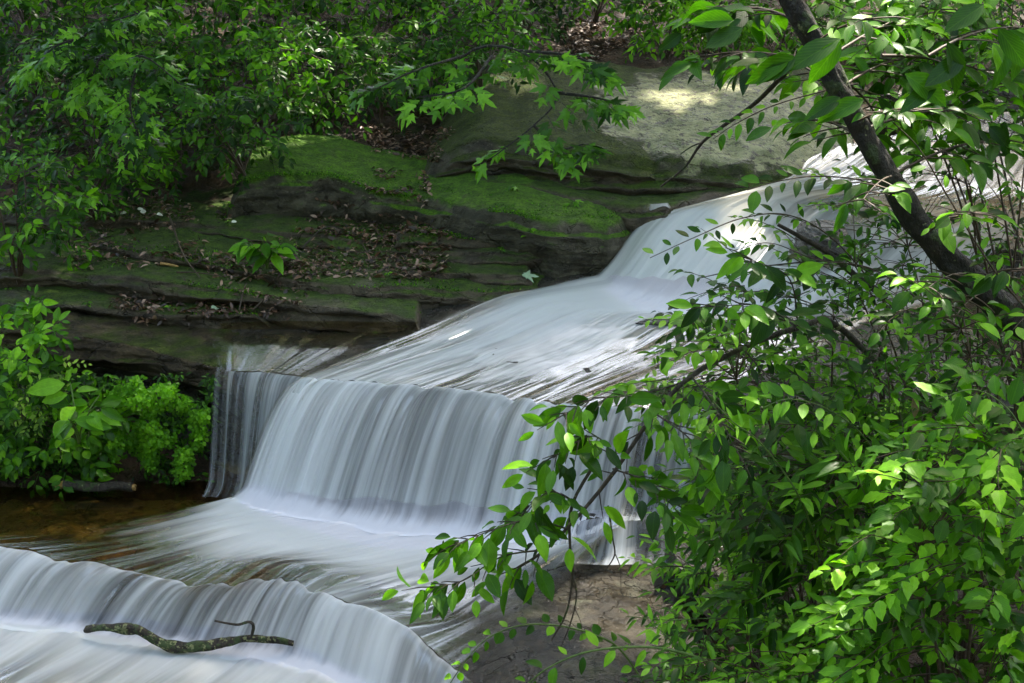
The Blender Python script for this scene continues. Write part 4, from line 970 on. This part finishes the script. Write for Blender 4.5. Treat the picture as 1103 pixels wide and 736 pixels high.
for (a, b), (c, d) in [((880, 45), (940, 20)), ((925, 130), (985, 120)), ((960, 190), (930, 215)), ((1000, 250), (1050, 230)), ((1040, 295), (1000, 310)), ((1060, 310), (1095, 290)), ((1060, 315), (1030, 340))]:
    A = D(a, b, 4.25); Bq = D(c, d, 3.95)
    PB = bez(A, (A + Bq) / 2 + UP * .03, Bq, 6); tube(mb, PB - TR[0], np.linspace(.004, .002, 6), 4)
    for j in range(2, 6):
        for sg in (-1, 1):
            t_ = unit(PB[j] - PB[j - 1]); dr = t_ * .6 + unit(np.cross(t_, UP)) * sg + rv(.15); dr[2] -= .1; addtw(PB[j], PB[j] + dr * .07, 2, .085, droop=.3, face=.4)
# specific large leaves hanging by the trunk
for (a, b, c, d, s) in [(858, 62, 815, 82, .15), (905, 42, 858, 66, .17), (906, 45, 868, 92, .14), (930, 108, 905, 118, .14), (905, 105, 880, 120, .12), (975, 80, 1000, 95, .15), (1010, 88, 985, 108, .14), (1040, 60, 1020, 75, .15), (1075, 30, 1098, 60, .15), (1060, 5, 1040, 18, .14), (1020, 45, 1030, 72, .15), (850, 65, 812, 88, .11), (800, 30, 765, 48, .12), (790, 22, 752, 20, .12)]:
    y = 3.7; A = D(a, b, y); Bq = D(c, d, y - .02); L.add(A, unit(Bq - A), UP * .6 + FACE + rv(.2), s, random.random() * .6)
mb.build('branch', M['stem'], e); L.build('foliage', M['leaf_mid'], e, origin=TR[0])

# ------------------------------------------------------------------ near bank: shrubs
RB = 'shrubs on the near right bank'
near = [
 # label, outline, y range, base px/py/y, kind, size, mat, twigs, twig length, leaves, options
 ('dense oval leaved shrub filling the middle right, its sprays reaching over the cascade', [(720, 350), (790, 320), (880, 325), (960, 345), (1000, 420), (960, 500), (860, 470), (760, 450), (735, 400)], 4.3, 5.2, (900, 640, 5.2), 'ovate', .056, 'leaf_mid', 170, .26, 12, {}),
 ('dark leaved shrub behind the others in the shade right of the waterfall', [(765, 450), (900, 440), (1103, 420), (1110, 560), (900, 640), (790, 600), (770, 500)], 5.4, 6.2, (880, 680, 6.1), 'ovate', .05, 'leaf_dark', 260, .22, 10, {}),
 ('fine twigged shrub with drooping pointed leaves in front of the rapids', [(930, 190), (1000, 200), (1110, 150), (1110, 330), (1000, 330), (880, 310), (800, 310), (850, 260), (900, 240)], 4.7, 5.6, (1050, 520, 5.4), 'ovate', .05, 'leaf_mid', 100, .24, 10, {}),
 ('broad leaved shrub at the right edge under the trunk of the leaning tree', [(1000, 330), (1110, 330), (1110, 520), (1040, 520), (960, 460), (960, 380)], 3.9, 4.8, (1080, 640, 4.6), 'ovate', .062, 'leaf_mid', 100, .18, 7, {}),
 ('lance leaved shrub with long narrow drooping leaves right of centre bottom', [(810, 500), (900, 480), (990, 500), (1010, 600), (960, 680), (860, 700), (800, 640)], 4.0, 4.8, (930, 790, 4.4), 'lance', .105, 'leaf_mid', 180, .22, 9, dict(wid=1.15)),
 ('bright serrated leaf bush filling the bottom right corner', [(960, 520), (1110, 440), (1110, 745), (900, 745), (900, 680), (980, 600)], 3.3, 3.9, (1030, 860, 3.5), 'serrate', .068, 'leaf_fresh', 270, .16, 8, dict(spread=50)),
 ('fine bamboo like sprays hanging at the stream edge below the small step', [(735, 590), (770, 500), (840, 520), (870, 600), (830, 690), (770, 736), (735, 680)], 4.9, 5.6, (850, 760, 5.1), 'lance', .075, 'leaf_fresh', 130, .18, 9, dict(wid=1.2)),
 ('low mixed leaf plant along the bottom edge right of centre', [(700, 750), (760, 715), (800, 690), (900, 690), (960, 745)], 3.6, 4.3, (800, 830, 3.9), 'ovate', .055, 'leaf_mid', 90, .18, 8, {}),
 ('high leafy shrub at the right edge above the rapids', [(940, 0), (1110, -10), (1110, 180), (1040, 150), (960, 90)], 4.6, 5.6, (1180, 420, 5.2), 'ovate', .085, 'leaf_fresh', 120, .24, 7, {}),
 ('leafy shrub low at the right edge behind the bright serrated bush', [(960, 440), (1110, 400), (1110, 560), (1000, 560)], 4.2, 4.8, (1090, 720, 4.5), 'ovate', .06, 'leaf_fresh', 110, .2, 8, {}),
]
for lab, poly, y0, y1, (bx, by, byy), kind, sz, mat, ntw, tl, nl, kw in near:
    T = tg_poly(poly, y0, y1, ntw); bp = D(bx, by, byy); bp[2] = float(H(bp[0], bp[1])) - .05
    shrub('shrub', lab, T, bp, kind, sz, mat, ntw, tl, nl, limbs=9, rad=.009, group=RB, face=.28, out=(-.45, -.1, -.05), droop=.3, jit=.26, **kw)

# the broad leaved branch arching down over the curtain
bb = D(930, 640, 4.7); bb[2] = float(H(bb[0], bb[1])) - .05
main = [bb, D(960, 470, 4.6), D(905, 352, 4.5), D(860, 353, 4.4), D(800, 375, 4.3), D(745, 405, 4.2), D(705, 445, 4.15), D(668, 500, 4.1), D(630, 548, 4.05), D(588, 592, 4.0), D(560, 610, 4.0)]
st = [main, [D(735, 412, 4.2), D(690, 425, 4.1), D(640, 430, 4.05), D(610, 445, 4.0)], [D(668, 500, 4.1), D(640, 470, 4.05), D(600, 490, 4.0)],
      [D(630, 548, 4.05), D(595, 530, 4.0), D(570, 545, 4.0)], [D(588, 592, 4.0), D(540, 600, 3.95), D(500, 625, 3.9), D(470, 632, 3.9)], [D(612, 570, 4.03), D(570, 560, 3.95), D(520, 575, 3.9), D(495, 585, 3.9)],
      [D(745, 405, 4.2), D(770, 440, 4.0), D(790, 480, 3.9)], [D(860, 353, 4.4), D(820, 330, 4.2), D(770, 330, 4.1)], [D(705, 445, 4.15), D(740, 470, 4.0), D(760, 500, 3.95)], [D(800, 375, 4.3), D(840, 420, 4.1), D(880, 450, 4.0)], [D(660, 505, 4.1), D(700, 520, 4.0), D(720, 540, 3.95)],
      [D(860, 353, 4.4), D(850, 300, 4.3), D(810, 280, 4.2)]]
sp = []
for k, s in enumerate(st):
    Q = smooth_line(s, 26 if k == 0 else 8)
    for j in range(13 if k == 0 else 1, len(Q)):
        d = unit(Q[j] - Q[j - 1]); side = unit(np.cross(d, UP))
        for sg in ((-1,) if j % 2 else (1,)) if k == 0 else (-1, 1):
            q = Q[j] + 0 * d; sp.append((q, q + (d * .55 + side * sg * .7 - UP * .15 + rv(.12)) * .085, 2, 1.0))
        if j == len(Q) - 1: sp.append((Q[j], Q[j] + d * .12, 3, 1.0))
sprays('beech_branch', 'arching branch of glossy oval leaves hanging in front of the main curtain', st, sp, 'ovate', .092, 'leaf_mid', cat='branch', rad=.012, stem='wood', face=.9, grad=[.013] + [.0035] * 12, jit=.35)
# bare hanging twigs below it
def bare(name, label, lines, rads, mat='stem', cat='twig'):
    o0 = np.array(lines[0][0]); e = empty(name, o0, label, cat); mb = MB()
    for ln, r in zip(lines, rads):
        P = smooth_line(ln, 22); tube(mb, P - o0, np.linspace(r, r * .45, 22), 6, .15, 3)
    o = mb.build('twig_wood', M[mat], e); return e
bare('hanging_twig', 'dark bare forked twig hanging below the oval leaved branch', [[D(640, 500, 4.02), D(616, 545, 4.0), D(614, 590, 4.0), D(617, 620, 4.0), D(610, 660, 4.0), D(594, 690, 4.0)], [D(615, 615, 4.0), D(621, 640, 4.0), D(615, 670, 4.0), D(602, 702, 4.0)], [D(615, 607, 4.0), D(600, 612, 3.97), D(590, 615, 3.96)], [D(619, 655, 4), D(626, 672, 3.98), D(627, 690, 3.97)], [D(590, 613, 3.96), D(590, 628, 3.95)]], [.0065, .004, .003, .002, .002], 'wood')
bare('hanging_twig', 'dark bare hooked twig hanging in front of the short drips', [[D(655, 545, 4.1), D(660, 580, 4.1), D(662, 598, 4.1), D(652, 615, 4.1)], [D(662, 595, 4.1), D(668, 612, 4.08), D(669, 640, 4.06)]], [.004, .0025], 'wood')
tw0 = D(858, 64, 4.35)
bare('bare_twig', 'long bare twig crossing in front of the big sunlit slab', [[tw0, D(840, 85, 4.5), D(815, 110, 4.7), D(790, 128, 4.9), D(757, 153, 5.1), D(738, 180, 5.3), D(712, 201, 5.5)], [D(757, 153, 5.1), D(745, 158, 5.1), D(733, 166, 5.15)]], [.0095, .004], 'wood')
bare('dead_stem', 'reddish brown dead stem slanting up through the bottom right shrubs', [[D(805, 640, 4.4), D(830, 615, 4.35), D(860, 600, 4.3)], [D(790, 745, 4.5), D(808, 690, 4.45), D(812, 610, 4.4), D(800, 560, 4.4), D(770, 525, 4.4)]], [.007, .006], 'stem')
bare('bare_branch', 'dark thick dead branch poking left through the leaves beside the cascade', [[D(955, 320, 4.8), D(925, 300, 4.8), D(895, 275, 4.8), D(865, 257, 4.8), D(838, 242, 4.8)], [D(900, 280, 4.8), D(860, 283, 4.75), D(800, 290, 4.7), D(752, 300, 4.7)]], [.016, .004], 'wood')
# light green arching canes with small leaves
def cane(label, pts, size, n, mat='leaf_fresh', kind='ovate', r=.004, stem='stem_green', face=.5):
    b = np.array(pts[0]); e = empty('arching_cane', b, label, 'stem'); mb = MB(); L = Leaves(kind); P = smooth_line(pts, 40); tube(mb, P - b, np.linspace(r, r * .4, 40), 6)
    for i in range(n):
        j = int(3 + (i + .5) / n * 36); t = unit(P[j] - P[j - 1]); s = unit(np.cross(t, UP + FACE * .8)) * (1 if i % 2 else -1)
        d = unit(t * .6 + s * .9 + rv(.15)); L.add(P[j] + d * size * .2, d, UP + FACE * face + rv(.3), size * rng.uniform(.6, 1.15))
    mb.build('stalk', M[stem], e); L.build('foliage', M[mat], e, origin=b)
cane('pale green cane arching left over the wet rock with small round leaves', [D(700, 745, 4.0), D(668, 700, 4.0), D(640, 684, 4.0), D(600, 674, 4.0), D(560, 674, 4.0), D(525, 688, 4.0), D(503, 710, 4.0), D(485, 736, 4.0)], .038, 26, kind='round')
cane('bright yellow green cane arching across the bottom right of centre', [D(830, 770, 3.8), D(800, 738, 3.8), D(760, 712, 3.8), D(720, 700, 3.8), D(680, 697, 3.8), D(630, 703, 3.8), D(590, 720, 3.8), D(565, 740, 3.8)], .065, 18, r=.006)
cane('pale upright shoot with narrow leaves crossing the middle of the right bank shrubs', [D(900, 640, 4.1), D(880, 585, 4.0), D(858, 530, 3.9), D(820, 478, 3.85), D(790, 455, 3.8), D(768, 432, 3.8)], .055, 22, kind='lance', r=.004)
cane('light green shoot with long narrow leaves rising right of the pale upright shoot', [D(985, 640, 3.9), D(960, 590, 3.85), D(935, 540, 3.8), D(920, 505, 3.8), D(905, 486, 3.8)], .10, 15, kind='lance', r=.004)
cane('horizontal leafy shoot pointing left towards the small stone step', [D(900, 620, 4.4), D(850, 560, 4.3), D(790, 515, 4.2), D(730, 505, 4.1), D(690, 520, 4.1)], .06, 22, kind='lance', r=.0035)
cane('leafy green cane along the stream edge pointing left at the bottom', [D(860, 700, 4.2), D(830, 672, 4.2), D(780, 666, 4.2), D(720, 668, 4.2), D(675, 664, 4.2)], .06, 20, kind='lance', r=.0035)
cane('drooping leafy shoot reaching left in front of the upper cascade', [D(960, 330, 4.9), D(900, 260, 4.8), D(850, 232, 4.7), D(800, 235, 4.6), D(750, 255, 4.5), D(700, 278, 4.5)], .055, 26, mat='leaf_mid', kind='ovate', r=.0035, stem='stem')
cane('leafy shoot with hanging oval leaves left of the trunk over the rapids', [D(985, 215, 4.5), D(930, 195, 4.4), D(880, 190, 4.35), D(840, 195, 4.3), D(805, 205, 4.3)], .075, 18, mat='leaf_mid', kind='ovate', r=.0035, stem='stem', face=1.2)
cane('light leafy shoot in front of the pale lichen, left of the trunk', [D(925, 90, 4.35), D(880, 100, 4.4), D(830, 115, 4.4), D(790, 135, 4.4), D(768, 150, 4.4)], .055, 24, mat='leaf_fresh', kind='ovate', r=.003, stem='stem', face=.9)
cane('fine leafy shoot against the white water under the trunk', [D(1000, 330, 4.6), D(940, 290, 4.5), D(880, 280, 4.4), D(830, 262, 4.4), D(790, 270, 4.4)], .05, 26, mat='leaf_mid', kind='ovate', r=.003, stem='stem')
cane('reddish stem with paired leaves crossing the rapids at right', [D(1120, 350, 4.0), D(1070, 290, 4.0), D(1020, 210, 4.0), D(990, 160, 4.0), D(960, 130, 4.0)], .06, 20, mat='leaf_mid', kind='ovate', r=.004, stem='stem')
cane('yellow green narrow leaved shoot rising in the dark gap right of the small step', [D(800, 640, 4.6), D(780, 590, 4.5), D(765, 540, 4.4), D(752, 500, 4.4), D(748, 470, 4.35)], .06, 20, kind='lance', r=.003)
cane('narrow leaved shoot bending right over the bright serrated bush', [D(960, 640, 3.6), D(985, 580, 3.5), D(1020, 530, 3.45), D(1060, 510, 3.4), D(1100, 505, 3.4)], .09, 18, kind='lance', r=.004)
cane('leafy shoot arching over the top of the bright serrated bush at the right edge', [D(1110, 480, 3.5), D(1085, 440, 3.5), D(1050, 420, 3.5), D(1010, 430, 3.5)], .085, 14, kind='serrate', r=.003)
cane('slender shoot with narrow leaves poking up at the bottom right of centre', [D(740, 760, 3.9), D(735, 720, 3.85), D(722, 690, 3.8), D(700, 670, 3.8)], .06, 14, kind='lance', r=.003)
cane('light shoot with drooping leaves left of the pale flower cluster', [D(960, 520, 4.1), D(930, 470, 4.0), D(890, 440, 3.95), D(850, 430, 3.9), D(820, 440, 3.9)], .07, 20, kind='ovate', r=.003)
# brown hanging dead leaves and pale flower clusters
for i, (px, py, lab) in enumerate([(985, 425, 'upper brown withered leaf hanging on the right bank shrub'), (986, 452, 'lower brown withered leaf hanging on the right bank shrub'), (557, 562, 'single brown withered leaf hanging from the branch over the curtain')]):
    L = Leaves('ovate'); L.add(np.zeros(3), unit(np.array((.12, -.1, -1))), FACE + rv(.2), .085, .9); o = L.build('withered_leaf', M['dead'], wid=.9); o.location = tuple(D(px, py, 3.95)); tag(o, lab, 'leaf')
for px, py, lab in [(962, 440, 'pale yellow green flower cluster left of the brown withered leaves'), (838, 668, 'pale yellow green flower cluster low among the bottom shrubs'), (898, 625, 'small pale flower cluster right of the reddish dead stem')]:
    c = D(px, py, 3.9); e = empty('flower_cluster', c, lab, 'flower'); L = Leaves('round'); mb = MB()
    for i in range(46):
        d = rv() * np.array((.034, .02, .016)); L.add(d, unit(rv()), UP + FACE + rv(.3), rng.uniform(.008, .018)); tube(mb, [np.array((.03, .02, -.05)), d], [.001, .0006], 3)
    L.build('blossom', M['leaf_yellow'], e); mb.build('stalk', M['stem_green'], e)


# ------------------------------------------------------------------ light
w = bpy.data.worlds.new('World'); S.world = w; w.use_nodes = True; nt = w.node_tree; nt.nodes.clear()
SUN_EL, SUN_AZ = math.radians(58), math.radians(38)       # azimuth measured from +Y towards +X
sky = nt.nodes.new('ShaderNodeTexSky'); sky.sky_type = 'NISHITA'; sky.sun_disc = False
sky.sun_elevation = SUN_EL; sky.sun_rotation = SUN_AZ; sky.air_density = 1.0; sky.dust_density = 2.5; sky.ozone_density = .6
bg = nt.nodes.new('ShaderNodeBackground'); bg.inputs[1].default_value = .15
tint = nt.nodes.new('ShaderNodeMixRGB'); tint.blend_type = 'MULTIPLY'; tint.inputs[0].default_value = 1; tint.inputs[2].default_value = (1.0, .915, .76, 1)
wo = nt.nodes.new('ShaderNodeOutputWorld'); nt.links.new(sky.outputs[0], tint.inputs[1]); nt.links.new(tint.outputs[0], bg.inputs[0]); nt.links.new(bg.outputs[0], wo.inputs[0])
ld = bpy.data.lights.new('sun', 'SUN'); ld.energy = 2.4; ld.angle = math.radians(1.0); ld.color = (1, .93, .80)
sun = bpy.data.objects.new('sun', ld); C.objects.link(sun)
sd = Vector((math.sin(SUN_AZ) * math.cos(SUN_EL), math.cos(SUN_AZ) * math.cos(SUN_EL), math.sin(SUN_EL)))
sun.rotation_euler = sd.to_track_quat('Z', 'Y').to_euler()

S.view_settings.view_transform = 'Standard'; S.view_settings.look = 'None'; S.view_settings.gamma = 1
S.view_settings.exposure = 2.8
S.render.engine = 'CYCLES'
cy = S.cycles; cy.max_bounces = 8; cy.transparent_max_bounces = 24; cy.diffuse_bounces = 4; cy.glossy_bounces = 3; cy.transmission_bounces = 4
cy.use_denoising = True; cy.sample_clamp_indirect = 6.0; cy.caustics_reflective = False; cy.caustics_refractive = False
cy.use_adaptive_sampling = True; cy.adaptive_threshold = .02
